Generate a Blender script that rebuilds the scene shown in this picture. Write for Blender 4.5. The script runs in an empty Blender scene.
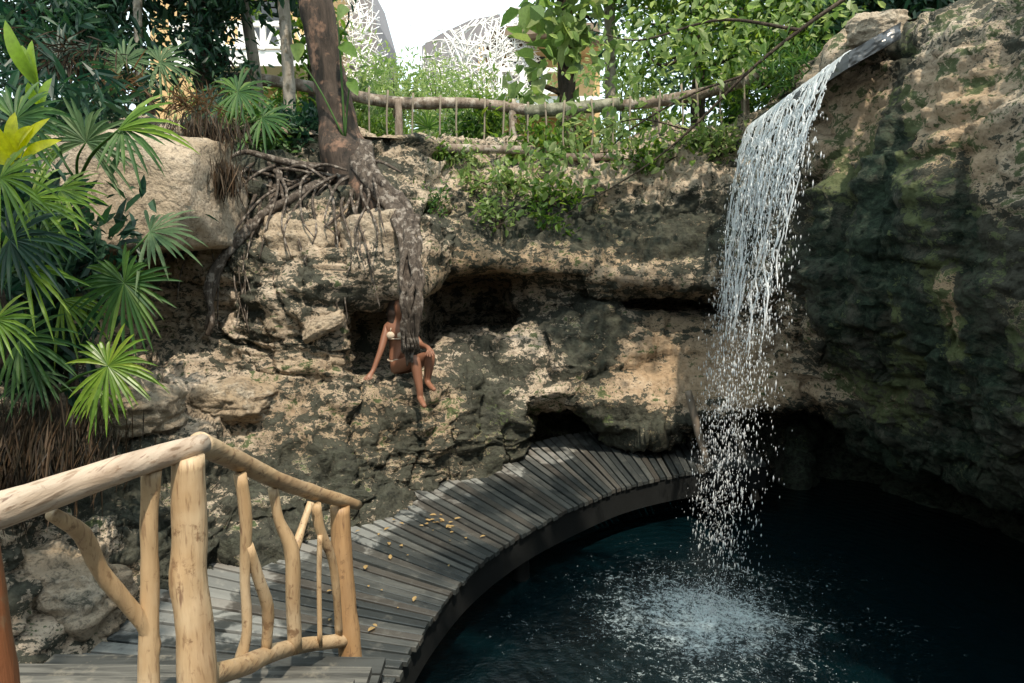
import bpy, bmesh, math, random
import numpy as np
from mathutils import Vector, Matrix
random.seed(7); rng = np.random.default_rng(7)
R = math.radians
# ------------------------------------------------------------------ camera
F = 700.0; PITCH = R(7.4); CAM = np.array([0.0, 0.0, 2.4])
scene = bpy.context.scene
COL = scene.collection
cd = bpy.data.cameras.new('camera'); cam = bpy.data.objects.new('camera', cd); COL.objects.link(cam)
cd.sensor_width = 36; cd.lens = F/1024*36; cd.clip_end = 2000; cd.clip_start = 0.05
cam.location = CAM; cam.rotation_euler = (R(90)-PITCH, 0, 0)
scene.camera = cam
cd.dof.use_dof = False
# ------------------------------------------------------------------ world + sun
SUN_EL = 58.0; SUN_AZ = 163.0          # azimuth clockwise from +Y
w = bpy.data.worlds.new('World'); scene.world = w; w.use_nodes = True
nt = w.node_tree; bg = nt.nodes['Background']
sky = nt.nodes.new('ShaderNodeTexSky'); sky.sky_type = 'NISHITA'; sky.sun_disc = False
sky.sun_elevation = R(SUN_EL); sky.sun_rotation = R(SUN_AZ); sky.dust_density = 4.0; sky.air_density = 1.0
# bright thin cloud over most of the sky
tc = nt.nodes.new('ShaderNodeTexCoord'); cn = nt.nodes.new('ShaderNodeTexNoise'); cn.inputs['Scale'].default_value = 1.8; cn.inputs['Detail'].default_value = 6
cr_ = nt.nodes.new('ShaderNodeMapRange'); cr_.inputs[1].default_value = .30; cr_.inputs[2].default_value = .55; cr_.inputs[3].default_value = .55; cr_.inputs[4].default_value = .95
mx = nt.nodes.new('ShaderNodeMix'); mx.data_type = 'RGBA'; mx.inputs[7].default_value = (5.6, 6.7, 7.0, 1)
nt.links.new(tc.outputs['Generated'], cn.inputs['Vector']); nt.links.new(cn.outputs['Fac'], cr_.inputs[0]); nt.links.new(cr_.outputs[0], mx.inputs[0])
nt.links.new(sky.outputs[0], mx.inputs[6]); nt.links.new(mx.outputs[2], bg.inputs[0]); bg.inputs[1].default_value = 0.15
sd = bpy.data.lights.new('sun', 'SUN'); sun = bpy.data.objects.new('sun', sd); COL.objects.link(sun)
sd.energy = 3.0; sd.angle = R(0.8); sd.color = (1.0, 0.88, 0.72)
sdir = Vector((math.sin(R(SUN_AZ))*math.cos(R(SUN_EL)), math.cos(R(SUN_AZ))*math.cos(R(SUN_EL)), math.sin(R(SUN_EL))))
sun.rotation_euler = sdir.to_track_quat('Z', 'Y').to_euler(); sun.location = (6, -6, 12)
scene.view_settings.view_transform = 'Standard'; scene.view_settings.look = 'None'
scene.view_settings.exposure = 1.0; scene.view_settings.gamma = 1.0

# ------------------------------------------------------------------ helpers
def W(px, py, d):
    a = (px-512.0)/F; b = (341.5-py)/F
    v = np.array([a, math.cos(PITCH)+b*math.sin(PITCH), -math.sin(PITCH)+b*math.cos(PITCH)])
    return CAM + v*(d/v[1])
def proj(P):
    Q = P-CAM; dep = Q[:, 1]*math.cos(PITCH)-Q[:, 2]*math.sin(PITCH)
    up = Q[:, 1]*math.sin(PITCH)+Q[:, 2]*math.cos(PITCH)
    dd = np.where(np.abs(dep) < 1e-3, 1e-3, dep)
    return 512+F*Q[:, 0]/dd, 341.5-F*up/dd, dep
def hsh(i, j, k, s):
    n = (i*73856093) ^ (j*19349663) ^ (k*83492791) ^ (s*2654435761 & 0x7fffffff)
    n = (n ^ (n >> 13))*1274126177 & 0x7fffffff
    n = (n ^ (n >> 16))*668265263 & 0x7fffffff
    return (n & 0xffff)/65535.0
def vnoise(P, sc, seed=0):
    Q = P*np.asarray(sc); I = np.floor(Q).astype(np.int64); f = Q-I; f = f*f*f*(f*(f*6-15)+10)
    out = 0
    for dx in (0, 1):
        wx = f[:, 0] if dx else 1-f[:, 0]
        for dy in (0, 1):
            wy = f[:, 1] if dy else 1-f[:, 1]
            for dz in (0, 1):
                wz = f[:, 2] if dz else 1-f[:, 2]
                out = out + wx*wy*wz*hsh(I[:, 0]+dx, I[:, 1]+dy, I[:, 2]+dz, seed)
    return out*2-1
def fbm(P, sc, oct=4, seed=0, gain=.5, ridged=False):
    s = 0; a = 1.0; t = 0; sc = np.asarray(sc, float)
    for o in range(oct):
        n = vnoise(P+o*17.3, sc*(2.03**o), seed+o*7)
        if ridged: n = 1-2*np.abs(n)
        s = s+a*n; t += a; a *= gain
    return s/t
def cells(P, sc, seed=0):
    Q = P*np.asarray(sc); I = np.floor(Q).astype(np.int64); b1 = np.full(len(P), 9.0); b2 = b1.copy(); idv = np.zeros(len(P))
    for dx in (-1, 0, 1):
        for dy in (-1, 0, 1):
            for dz in (-1, 0, 1):
                C = I+np.array([dx, dy, dz])
                pt = C+np.stack([hsh(C[:, 0], C[:, 1], C[:, 2], seed+q) for q in (1, 2, 3)], 1)
                d = np.linalg.norm(pt-Q, axis=1); v = hsh(C[:, 0], C[:, 1], C[:, 2], seed+9)
                m = d < b1; b2 = np.where(m, b1, np.minimum(b2, d)); idv = np.where(m, v, idv); b1 = np.where(m, d, b1)
    return b1, b2, idv
class MB:
    def __init__(s): s.v = []; s.f3 = []; s.f4 = []; s.n = 0; s.fn = []
    def add(s, V, f4=None, f3=None, fn=None):
        V = np.asarray(V, float); b = s.n; s.v.append(V); s.n += len(V)
        if f4 is not None and len(f4): s.f4.append(np.asarray(f4, int)+b)
        if f3 is not None and len(f3): s.f3.append(np.asarray(f3, int)+b)
        if fn: s.fn += [[i+b for i in q] for q in fn]
        return b
    def mesh(s, name, off, smooth=True):
        V = np.concatenate(s.v)-np.asarray(off)
        me = bpy.data.meshes.new(name)
        loops = []; sizes = []
        for q in s.f4: loops.append(q.ravel()); sizes.append(np.full(len(q), 4))
        for q in s.f3: loops.append(q.ravel()); sizes.append(np.full(len(q), 3))
        for q in s.fn: loops.append(np.array(q)); sizes.append(np.array([len(q)]))
        L = np.concatenate(loops); S = np.concatenate(sizes)
        me.vertices.add(len(V)); me.vertices.foreach_set('co', V.astype(np.float32).ravel())
        me.loops.add(len(L)); me.loops.foreach_set('vertex_index', L.astype(np.int32))
        st = np.concatenate([[0], np.cumsum(S)[:-1]])
        me.polygons.add(len(S)); me.polygons.foreach_set('loop_start', st.astype(np.int32))
        me.polygons.foreach_set('use_smooth', np.full(len(S), smooth))
        me.update(calc_edges=True); me.validate(); return me
WL = {}
def thing(name, label, cat, loc=(0, 0, 0), group=None, kind=None):
    o = bpy.data.objects.new(name, None); COL.objects.link(o); o.location = loc; o.empty_display_size = .2
    WL[o.name] = np.array(loc, float); tag(o, label, cat, group, kind); return o
def tag(o, label=None, cat=None, group=None, kind=None):
    if label: o['label'] = label
    if cat: o['category'] = cat
    if group: o['group'] = group
    if kind: o['kind'] = kind
    return o
def obj(name, mb, mat, parent=None, smooth=True, loc=None):
    off = WL[parent.name] if parent else (np.asarray(loc, float) if loc is not None else np.zeros(3))
    me = mb.mesh(name, off, smooth); me.materials.append(mat)
    o = bpy.data.objects.new(name, me); COL.objects.link(o)
    if parent: o.parent = parent
    else: o.location = off
    WL[o.name] = off; return o
def spline(pts, n):
    P = np.asarray(pts, float)
    if len(P) < 3: t = np.linspace(0, 1, n)[:, None]; return P[0]*(1-t)+P[-1]*t
    Q = np.vstack([2*P[0]-P[1], P, 2*P[-1]-P[-2]]); m = len(P)-1
    t = np.linspace(0, m, n); i = np.minimum(t.astype(int), m-1); u = (t-i)[:, None]
    a, b, c, d = Q[i], Q[i+1], Q[i+2], Q[i+3]
    return .5*((2*b)+(c-a)*u+(2*a-5*b+4*c-d)*u*u+(3*b-a-3*c+d)*u**3)
def tube(mb, pts, rad, seg=10, n=None, rough=0.0, rs=6.0, seed=0, cap=True, flat=1.0):
    pts = np.asarray(pts, float)
    L = np.linalg.norm(np.diff(pts, axis=0), axis=1).sum()
    if n is None: n = max(4, int(L/.05))
    P = spline(pts, n); r = np.interp(np.linspace(0, 1, n), np.linspace(0, 1, len(np.atleast_1d(rad))), np.atleast_1d(rad)) if np.ndim(rad) else np.full(n, rad)
    T = np.gradient(P, axis=0); T /= np.linalg.norm(T, axis=1)[:, None]+1e-9
    u = np.cross(T[0], [0, 0, 1.0]);
    if np.linalg.norm(u) < .1: u = np.cross(T[0], [0, 1.0, 0])
    u /= np.linalg.norm(u); U = [u]
    for k in range(1, n):
        u = U[-1]-T[k]*np.dot(U[-1], T[k]); u /= np.linalg.norm(u)+1e-9; U.append(u)
    U = np.array(U); B = np.cross(T, U)
    a = np.linspace(0, 2*np.pi, seg, endpoint=False)
    D = (U[:, None]*np.cos(a)[None, :, None]+B[:, None]*np.sin(a)[None, :, None]*flat)
    V = P[:, None]+D*r[:, None, None]; V = V.reshape(-1, 3)
    if rough:
        nn = fbm(V+seed*3.1, rs, 3, seed); V = V+D.reshape(-1, 3)*(nn*rough)[:, None]*np.repeat(r, seg)[:, None]
    i = np.arange(n-1)[:, None]*seg; j = np.arange(seg)[None]; jn = (j+1) % seg
    q = np.stack([i+j, i+jn, i+seg+jn, i+seg+j], -1).reshape(-1, 4)
    mb.add(V, f4=q, fn=[list(range(seg))[::-1], [(n-1)*seg+k for k in range(seg)]] if cap else None)
BOXF = [[0, 3, 2, 1], [4, 5, 6, 7], [0, 1, 5, 4], [1, 2, 6, 5], [2, 3, 7, 6], [3, 0, 4, 7]]
def hexa(mb, b4, t4): mb.add(np.array(list(b4)+list(t4)), f4=BOXF)
def box(mb, c, h, rz=0.0):
    c = np.array(c, float); ca, sa = math.cos(rz), math.sin(rz); V = []
    for z in (-1, 1):
        for x, y in ((-1, -1), (1, -1), (1, 1), (-1, 1)):
            X, Y = x*h[0], y*h[1]; V.append(c+[X*ca-Y*sa, X*sa+Y*ca, z*h[2]])
    mb.add(V, f4=BOXF)
def bar(mb, a, b, wd, th=None):
    a = np.array(a, float); b = np.array(b, float); th = th or wd; t = b-a; t /= np.linalg.norm(t)
    u = np.cross(t, [0, 0, 1.0]); u = u/np.linalg.norm(u) if np.linalg.norm(u) > .05 else np.array([1.0, 0, 0]); v = np.cross(t, u)
    o = [-u*wd/2-v*th/2, u*wd/2-v*th/2, u*wd/2+v*th/2, -u*wd/2+v*th/2]
    mb.add([a+q for q in o]+[b+q for q in o], f4=BOXF)

# ------------------------------------------------------------------ materials
class NT:
    def __init__(s, name):
        s.m = bpy.data.materials.new(name); s.m.use_nodes = True; s.t = s.m.node_tree; s.b = s.t.nodes['Principled BSDF']; s.out = s.t.nodes['Material Output']
    def n(s, typ, **k):
        x = s.t.nodes.new(typ)
        for a, v in k.items(): setattr(x, a, v)
        return x
    def l(s, a, b): s.t.links.new(a, b)
    def geo(s): return s.n('ShaderNodeNewGeometry')
    def noise(s, vec, scale, det=5, rough=.6, dist=0.0):
        x = s.n('ShaderNodeTexNoise'); x.inputs['Scale'].default_value = scale; x.inputs['Detail'].default_value = det
        x.inputs['Roughness'].default_value = rough; x.inputs['Distortion'].default_value = dist; s.l(vec, x.inputs['Vector']); return x.outputs['Fac']
    def scale(s, vec, sc):
        x = s.n('ShaderNodeMapping'); x.inputs['Scale'].default_value = sc; s.l(vec, x.inputs['Vector']); return x.outputs[0]
    def ramp(s, fac, stops, interp='LINEAR'):
        x = s.n('ShaderNodeValToRGB'); r = x.color_ramp; r.interpolation = interp
        while len(r.elements) < len(stops): r.elements.new(.5)
        for e, (p, c) in zip(r.elements, stops):
            e.position = p; e.color = (c, c, c, 1) if np.ndim(c) == 0 else (*c, 1)
        s.l(fac, x.inputs[0]); return x.outputs[0]
    def mix(s, fac, a, b, typ='MIX'):
        x = s.n('ShaderNodeMix', data_type='RGBA', blend_type=typ)
        for sock, v in ((x.inputs[0], fac), (x.inputs[6], a), (x.inputs[7], b)):
            if isinstance(v, (int, float)): sock.default_value = v if sock is x.inputs[0] or sock == x.inputs[0] else (v, v, v, 1)
            elif isinstance(v, tuple): sock.default_value = (*v, 1)
            else: s.l(v, sock)
        return x.outputs[2]
    def math(s, op, a, b=0.0, clamp=False):
        x = s.n('ShaderNodeMath', operation=op, use_clamp=clamp)
        for sock, v in zip(x.inputs, (a, b)):
            if isinstance(v, (int, float)): sock.default_value = v
            else: s.l(v, sock)
        return x.outputs[0]
    def attr(s, name): x = s.n('ShaderNodeAttribute', attribute_name=name); return x.outputs['Fac']
    def bump(s, h, st=.5, dist=.02, prev=None):
        x = s.n('ShaderNodeBump'); x.inputs['Strength'].default_value = st; x.inputs['Distance'].default_value = dist
        s.l(h, x.inputs['Height']);
        if prev: s.l(prev, x.inputs['Normal'])
        return x.outputs[0]
    def fin(s, col=None, rough=.8, nrm=None, spec=.3):
        if col is not None:
            if isinstance(col, tuple): s.b.inputs['Base Color'].default_value = (*col, 1)
            else: s.l(col, s.b.inputs['Base Color'])
        if isinstance(rough, (int, float)): s.b.inputs['Roughness'].default_value = rough
        else: s.l(rough, s.b.inputs['Roughness'])
        s.b.inputs['Specular IOR Level'].default_value = spec
        if nrm is not None: s.l(nrm, s.b.inputs['Normal'])
        return s.m
def rock_mat(name, pale=(.57, .485, .39), tan=(.38, .295, .205), useattr=True, darkness=.5):
    k = NT(name); p = k.geo().outputs['Position']
    n1 = k.noise(p, .9, 6, .6, .6); n2 = k.noise(p, 4.0, 8, .68, .3); n3 = k.noise(p, 22, 6, .7); n4 = k.noise(k.scale(p, (1, 1, 3.0)), 2.3, 8, .65, 1.0)
    c = k.mix(k.ramp(n1, [(.38, 0.0), (.62, 1.0)]), pale, tan)
    c = k.mix(k.ramp(n4, [(.40, 0.0), (.60, .7)]), c, (.36, .285, .205))
    c = k.mix(k.ramp(n3, [(.36, .7), (.48, 0.0)]), c, (.10, .085, .065)); n6 = k.noise(k.scale(p, (1, 1, 1.6)), 9, 8, .75, .8); c = k.mix(k.ramp(n6, [(.37, .65), (.44, 0.0)]), c, (.055, .05, .04))
    c = k.mix(k.ramp(n2, [(.56, 0.0), (.64, .7)]), c, (.60, .52, .41))
    # lichen, stains and painted recess shade, patches with ragged edges
    if useattr: st = k.attr('stain'); mo = k.attr('moss'); tn = k.attr('ochre')
    nz = k.math('ADD', k.math('MULTIPLY', n2, .50), k.math('ADD', k.math('MULTIPLY', n3, .2), k.math('MULTIPLY', n6, .50))); nd = k.math('ADD', k.math('MULTIPLY', k.math('SUBTRACT', nz, .6), 4.6), k.math('MULTIPLY', k.math('SUBTRACT', n4, .5), 1.6))
    if useattr:
        c = k.mix(k.math('MULTIPLY', tn, .75), c, k.mix(n3, (.19, .12, .065), (.50, .345, .195)))
        mm = k.ramp(k.math('SUBTRACT', mo, nd), [(.44, 0.0), (.54, .85)])
        c = k.mix(mm, c, k.mix(n3, (.018, .045, .018), (.075, .12, .035)))
        dm = k.ramp(k.math('ADD', st, nd), [(.48, 0.0), (.545, 1.0)])
        wet = k.ramp(st, [(.76, 0.0), (.98, 1.0)]); c = k.mix(k.math('MULTIPLY', dm, .93), c, k.mix(wet, k.mix(k.ramp(n6, [(.40, 0.0), (.62, 1.0)]), (.007, .013, .011), (.050, .057, .043)), k.mix(k.ramp(n6, [(.42, 0.0), (.62, 1.0)]), (.004, .011, .009), (.034, .058, .038))))  # high mask values go near black: wet rock and painted under-lip shade
    else:
        dm = k.ramp(nz, [(.60+.12*(1-darkness), 0.0), (.74, 1.0)])
        c = k.mix(k.math('MULTIPLY', dm, .9), c, (.025, .03, .024))
    h = k.math('ADD', n2, k.math('MULTIPLY', n3, .35)); n5 = k.noise(p, 70, 4, .7)
    vo = k.n('ShaderNodeTexVoronoi', feature='DISTANCE_TO_EDGE'); vo.inputs['Scale'].default_value = 3.2; k.l(k.mix(.12, p, k.n('ShaderNodeTexNoise').outputs['Color']), vo.inputs['Vector'])
    cr = k.ramp(vo.outputs['Distance'], [(0, 0.0), (.05, 1.0)])
    b = k.bump(k.math('ADD', h, k.math('MULTIPLY', cr, .07)), .9, .10); b = k.bump(n5, .5, .012, b)
    return k.fin(c, .85, b, .2)
M_ROCK = rock_mat('limestone'); M_BOULD = rock_mat('boulder_limestone', (.48, .41, .32), (.33, .25, .16), False, .8)
M_BLOCK = rock_mat('block_limestone', (.54, .46, .37), (.42, .33, .23), False, 0.45)
def bark_mat(name, a, b, c3, sc=1.0, spots=True):
    k = NT(name); p = k.geo().outputs['Position']; q = k.scale(p, (1, 1, .25))
    n1 = k.noise(q, 9*sc, 6, .65, .5); n2 = k.noise(p, 5*sc, 5, .6); n3 = k.noise(q, 35*sc, 5, .6)
    c = k.mix(k.ramp(n1, [(.35, 0.0), (.65, 1.0)]), a, b); c = k.mix(k.ramp(n2, [(.52, 0.0), (.62, .9)]), c, c3)
    return k.fin(c, .85, k.bump(k.math('ADD', n1, k.math('MULTIPLY', n3, .4)), .9, .03), .2)
M_BARK = bark_mat('dark_bark', (.016, .014, .012), (.075, .055, .043), (.19, .115, .08))
M_ROOT = bark_mat('root_bark', (.030, .024, .020), (.11, .088, .07), (.24, .21, .18), 3.0)
M_PALE = bark_mat('pale_bark', (.22, .19, .15), (.34, .30, .25), (.12, .10, .07), 1.5)
M_TWIG = bark_mat('twig_bark', (.022, .017, .013), (.07, .052, .038), (.11, .085, .06), 3)
M_FENCE = bark_mat('weathered_log', (.10, .075, .055), (.26, .21, .17), (.38, .34, .29), 1.2)
M_FENCE2 = bark_mat('mossy_log', (.08, .085, .055), (.20, .20, .15), (.28, .27, .21), 1.2)
def log_mat(name, a, b, c3, d=(.17, .10, .055), ax=(1, 1, .12)):
    k = NT(name); p = k.geo().outputs['Position']; q = k.scale(p, ax)
    n1 = k.noise(q, 14, 6, .6, .8); n2 = k.noise(p, 2.5, 4, .6); n3 = k.noise(q, 70, 4, .6); n4 = k.noise(p, 12, 5, .7)
    c = k.mix(k.ramp(n1, [(.35, 0.0), (.65, 1.0)]), a, b); c = k.mix(k.ramp(n2, [(.45, 0.0), (.65, .8)]), c, c3)
    c = k.mix(k.ramp(n4, [(.58, 0.0), (.66, .85)]), c, d)
    c = k.mix(k.ramp(n3, [(.56, 0.0), (.66, .6)]), c, d); n5 = k.noise(k.scale(q, (1, 1, 1)), 22, 4, .6, .4); c = k.mix(k.ramp(n5, [(.66, 0.0), (.70, .7)]), c, (.10, .045, .03))
    vk = k.n('ShaderNodeTexVoronoi'); vk.inputs['Scale'].default_value = 5.5; k.l(k.mix(.06, k.scale(q, (1, 1, 3)), k.n('ShaderNodeTexNoise').outputs['Color']), vk.inputs['Vector']); c = k.mix(k.ramp(k.math('ADD', vk.outputs['Distance'], k.math('MULTIPLY', n4, .12)), [(.10, .8), (.15, 0.0)]), c, (.09, .05, .025)); n8 = k.noise(q, 5, 5, .6, .5); c = k.mix(k.ramp(n8, [(.50, 0.0), (.66, .5)]), c, d)
    return k.fin(c, .5, k.bump(k.math('ADD', n1, k.math('MULTIPLY', n3, .5)), .5, .012), .35)
M_LOG = log_mat('peeled_log', (.35, .235, .125), (.45, .32, .185), (.53, .42, .28))
M_LOGR = log_mat('red_log', (.13, .05, .022), (.20, .08, .035), (.17, .065, .03))
M_LOGG = log_mat('greyed_handrail', (.36, .27, .19), (.48, .38, .29), (.42, .35, .28), ax=(1, .12, 1))
M_LOGH = log_mat('peeled_rail', (.35, .235, .125), (.45, .32, .185), (.50, .39, .26), ax=(1, .12, 1))
M_LOGO = log_mat('orange_log', (.30, .175, .08), (.38, .24, .12), (.34, .22, .12))
def deck_mat():
    k = NT('deck_boards'); g = k.geo(); p = g.outputs['Position']; ri = g.outputs['Random Per Island']
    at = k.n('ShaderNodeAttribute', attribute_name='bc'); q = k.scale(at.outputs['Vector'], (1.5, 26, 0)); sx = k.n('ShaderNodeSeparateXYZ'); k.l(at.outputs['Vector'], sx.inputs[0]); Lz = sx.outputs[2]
    n1 = k.noise(q, 1.6, 6, .65, .4); n2 = k.noise(p, 2.2, 6, .65, .5); n3 = k.noise(p, 9, 5, .7)
    c = k.ramp(ri, [(0, (.035, .042, .043)), (.5, (.09, .095, .09)), (1, (.20, .20, .18))])
    c = k.mix(k.ramp(n1, [(.35, .75), (.6, 0.0)]), c, (.030, .032, .031))
    c = k.mix(k.ramp(k.math('FRACT', k.math('MULTIPLY', ri, 7.3)), [(.66, 0.0), (.8, .55)]), c, (.13, .10, .075)); c = k.mix(k.ramp(n3, [(.55, 0.0), (.68, .6)]), c, (.24, .23, .20))
    n2 = k.math('ADD', n2, k.math('MULTIPLY', k.math('SUBTRACT', Lz, .62), .22)); wet = k.ramp(n2, [(.44, 0.0), (.51, 1.0)]); c = k.mix(wet, k.mix(.45, c, (.27, .275, .26)), c)  # paler and rougher towards the wall, darker and smoother towards the pool
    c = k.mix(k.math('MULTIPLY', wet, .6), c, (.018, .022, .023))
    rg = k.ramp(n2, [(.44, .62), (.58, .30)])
    return k.fin(c, rg, k.bump(k.math('ADD', n1, k.math('MULTIPLY', n3, .4)), .5, .006), .4)
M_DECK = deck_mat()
def simple(name, col, rough=.7, var=.25, sc=12, spec=.3, bump=.2):
    k = NT(name); p = k.geo().outputs['Position']; n = k.noise(p, sc, 5, .65)
    c = k.mix(n, tuple(x*(1-var) for x in col), tuple(min(1, x*(1+var)) for x in col))
    return k.fin(c, rough, k.bump(n, bump, .01), spec)
def leaf_mat(name, cols, tr=.45, rough=.45):
    k = NT(name); g = k.geo(); ri = g.outputs['Random Per Island']
    m = len(cols); c = k.ramp(ri, [(i/max(1, m-1), q) for i, q in enumerate(cols)])
    n = k.noise(g.outputs['Position'], 30, 3, .6); c = k.mix(k.ramp(n, [(.35, .25), (.6, 0.0)]), c, (.02, .03, .01))
    k.fin(c, rough, None, .35)
    t = k.n('ShaderNodeBsdfTranslucent'); hs = k.n('ShaderNodeHueSaturation'); hs.inputs['Value'].default_value = 1.7; hs.inputs['Saturation'].default_value = 1.15
    hs.inputs['Hue'].default_value = .485; k.l(c, hs.inputs['Color']); k.l(hs.outputs[0], t.inputs['Color'])
    x = k.n('ShaderNodeMixShader'); x.inputs[0].default_value = tr; k.l(k.b.outputs[0], x.inputs[1]); k.l(t.outputs[0], x.inputs[2]); k.l(x.outputs[0], k.out.inputs[0])
    return k.m
L_DARK = leaf_mat('dark_leaves', [(.008, .030, .022), (.018, .055, .034), (.035, .085, .035)], .3)
L_MID = leaf_mat('green_leaves', [(.035, .085, .018), (.07, .15, .03), (.12, .21, .04), (.17, .24, .05)], .5)
L_LITE = leaf_mat('pale_green_leaves', [(.09, .16, .05), (.16, .25, .08), (.24, .32, .12), (.30, .36, .17)], .5)
L_YEL = leaf_mat('yellow_leaves', [(.28, .36, .02), (.45, .48, .03), (.55, .50, .04)], .5)
L_FAN = leaf_mat('fan_palm_leaves', [(.022, .075, .020), (.055, .13, .03), (.11, .19, .04)], .35, .55)
L_FANY = leaf_mat('light_fan_palm_leaves', [(.09, .18, .03), (.16, .27, .04), (.24, .32, .05)], .45, .35)
L_FANG = leaf_mat('grey_green_fan_leaves', [(.06, .12, .05), (.12, .18, .08)], .35, .6)
L_DRY = leaf_mat('dry_leaves', [(.014, .011, .008), (.035, .022, .013), (.085, .05, .026)], .2, .7)
L_BROM = leaf_mat('bromeliad_leaves', [(.05, .035, .018), (.16, .085, .04), (.07, .08, .03)], .3, .5)
L_FALL = leaf_mat('fallen_leaves', [(.22, .13, .05), (.30, .09, .035), (.36, .28, .12), (.14, .07, .035)], .2, .6)

# ================================================================== STRUCTURE
WATER_Z = -0.6
# lofted cliff around the pit: each column lists (row y in the photo, distance) from rim to foot
K = {
 -60: [(110, 5.9), (150, 5.4), (240, 5.0), (320, 4.9), (345, 4.9), (370, 4.8), (400, 4.5), (450, 4.2), (520, 3.9), (600, 3.6), (720, 3.5)],
 20: [(130, 6.9), (185, 6.1), (260, 5.8), (320, 5.7), (345, 5.7), (370, 5.6), (400, 5.2), (450, 4.8), (520, 4.4), (600, 4.1), (700, 3.9)],
 100: [(125, 7.6), (165, 7.1), (250, 6.9), (300, 6.7), (330, 6.6), (370, 6.4), (395, 5.9), (450, 5.4), (520, 4.9), (600, 4.55), (650, 4.4)],
 165: [(125, 8.0), (160, 7.6), (250, 7.4), (300, 7.3), (330, 7.3), (350, 7.1), (385, 6.4), (450, 5.7), (520, 5.2), (580, 4.95), (615, 4.8)],
 230: [(128, 8.5), (165, 8.1), (215, 7.9), (245, 7.4), (300, 7.2), (340, 7.1), (375, 6.9), (430, 6.3), (490, 5.8), (540, 5.4), (578, 5.15)],
 300: [(132, 8.6), (170, 8.3), (212, 7.7), (232, 7.2), (300, 7.0), (345, 7.0), (378, 6.85), (430, 6.5), (480, 6.1), (520, 5.8), (552, 5.6)],
 334: [(134, 8.6), (170, 8.3), (205, 7.7), (235, 7.2), (300, 7.0), (350, 7.05), (380, 6.9), (430, 6.6), (480, 6.2), (510, 6.0), (535, 5.9)],
 348: [(134, 8.7), (170, 8.4), (206, 7.7), (288, 7.15), (292, 8.7), (358, 8.8), (376, 7.7), (400, 7.0), (450, 6.6), (500, 6.3), (530, 6.0)],
 395: [(136, 8.9), (172, 8.5), (212, 7.8), (286, 7.2), (289, 8.8), (358, 8.9), (377, 7.6), (402, 7.05), (440, 6.9), (480, 6.7), (508, 6.6)],
 420: [(140, 9.2), (174, 8.8), (220, 8.1), (284, 7.6), (288, 8.6), (345, 8.7), (380, 7.5), (405, 7.1), (440, 7.0), (470, 6.95), (494, 6.95)],
 442: [(142, 9.6), (178, 9.2), (225, 8.8), (264, 8.3), (288, 9.6), (335, 10.4), (346, 8.6), (385, 7.6), (430, 7.3), (460, 7.2), (482, 7.3)],
 490: [(150, 9.8), (182, 9.3), (228, 8.9), (262, 8.3), (282, 10.0), (332, 11.0), (340, 8.9), (380, 8.0), (420, 7.8), (445, 7.8), (466, 7.85)],
 508: [(150, 9.9), (184, 9.3), (228, 8.9), (262, 8.3), (284, 9.9), (326, 10.6), (333, 8.7), (375, 8.0), (430, 7.8), (446, 7.9), (462, 8.0)],
 528: [(152, 9.9), (186, 9.3), (228, 8.9), (262, 8.3), (284, 8.8), (322, 8.9), (327, 8.6), (370, 8.1), (404, 7.95), (408, 10.4), (480, 10.4)],
 575: [(152, 9.9), (186, 9.3), (225, 8.9), (265, 8.3), (290, 8.7), (305, 8.8), (316, 8.4), (370, 8.15), (402, 8.0), (406, 10.4), (480, 10.4)],
 605: [(150, 9.9), (183, 9.3), (225, 8.9), (272, 8.3), (294, 8.7), (306, 8.8), (314, 8.5), (370, 8.2), (424, 8.0), (430, 9.4), (460, 9.5)],
 628: [(148, 9.85), (178, 9.25), (225, 8.85), (277, 8.25), (294, 9.1), (313, 9.6), (316, 8.6), (370, 8.25), (428, 7.95), (433, 9.3), (464, 9.45)],
 660: [(146, 9.8), (172, 9.2), (225, 8.8), (280, 8.2), (295, 9.3), (314, 9.9), (318, 8.7), (370, 8.3), (430, 7.9), (436, 9.2), (470, 9.4)],
 720: [(138, 9.6), (162, 9.1), (215, 8.7), (285, 8.1), (297, 9.3), (315, 9.8), (321, 8.6), (370, 8.2), (422, 7.9), (430, 9.4), (500, 9.4)],
 775: [(112, 9.2), (132, 8.8), (200, 8.4), (280, 8.0), (300, 8.7), (318, 8.9), (326, 8.3), (370, 8.0), (402, 7.8), (408, 9.2), (520, 9.0)],
 806: [(70, 8.0), (85, 7.4), (160, 7.2), (250, 7.0), (305, 7.2), (325, 7.5), (340, 7.8), (372, 7.7), (400, 7.6), (408, 8.9), (520, 8.4)],
 830: [(48, 7.4), (66, 6.5), (150, 6.3), (240, 6.1), (310, 6.3), (330, 6.8), (348, 7.2), (375, 7.3), (402, 7.3), (420, 9.2), (490, 9.0)],
 880: [(25, 6.8), (52, 5.9), (130, 5.6), (220, 5.45), (310, 5.6), (350, 5.9), (380, 6.4), (410, 6.6), (435, 6.7), (452, 8.8), (500, 8.6)],
 950: [(5, 6.0), (32, 5.15), (110, 4.9), (200, 4.75), (300, 4.75), (370, 5.0), (400, 5.4), (430, 5.6), (460, 5.7), (476, 8.0), (522, 7.8)],
 1024: [(-40, 5.3), (-8, 4.6), (90, 4.35), (200, 4.25), (320, 4.25), (400, 4.4), (440, 4.6), (460, 4.8), (478, 4.9), (496, 7.2), (552, 7.0)],
 1150: [(-120, 4.6), (-80, 4.0), (60, 3.7), (200, 3.6), (340, 3.6), (430, 3.7), (480, 3.8), (500, 3.9), (520, 4.0), (536, 6.0), (600, 6.0)],
}
cols = []
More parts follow.
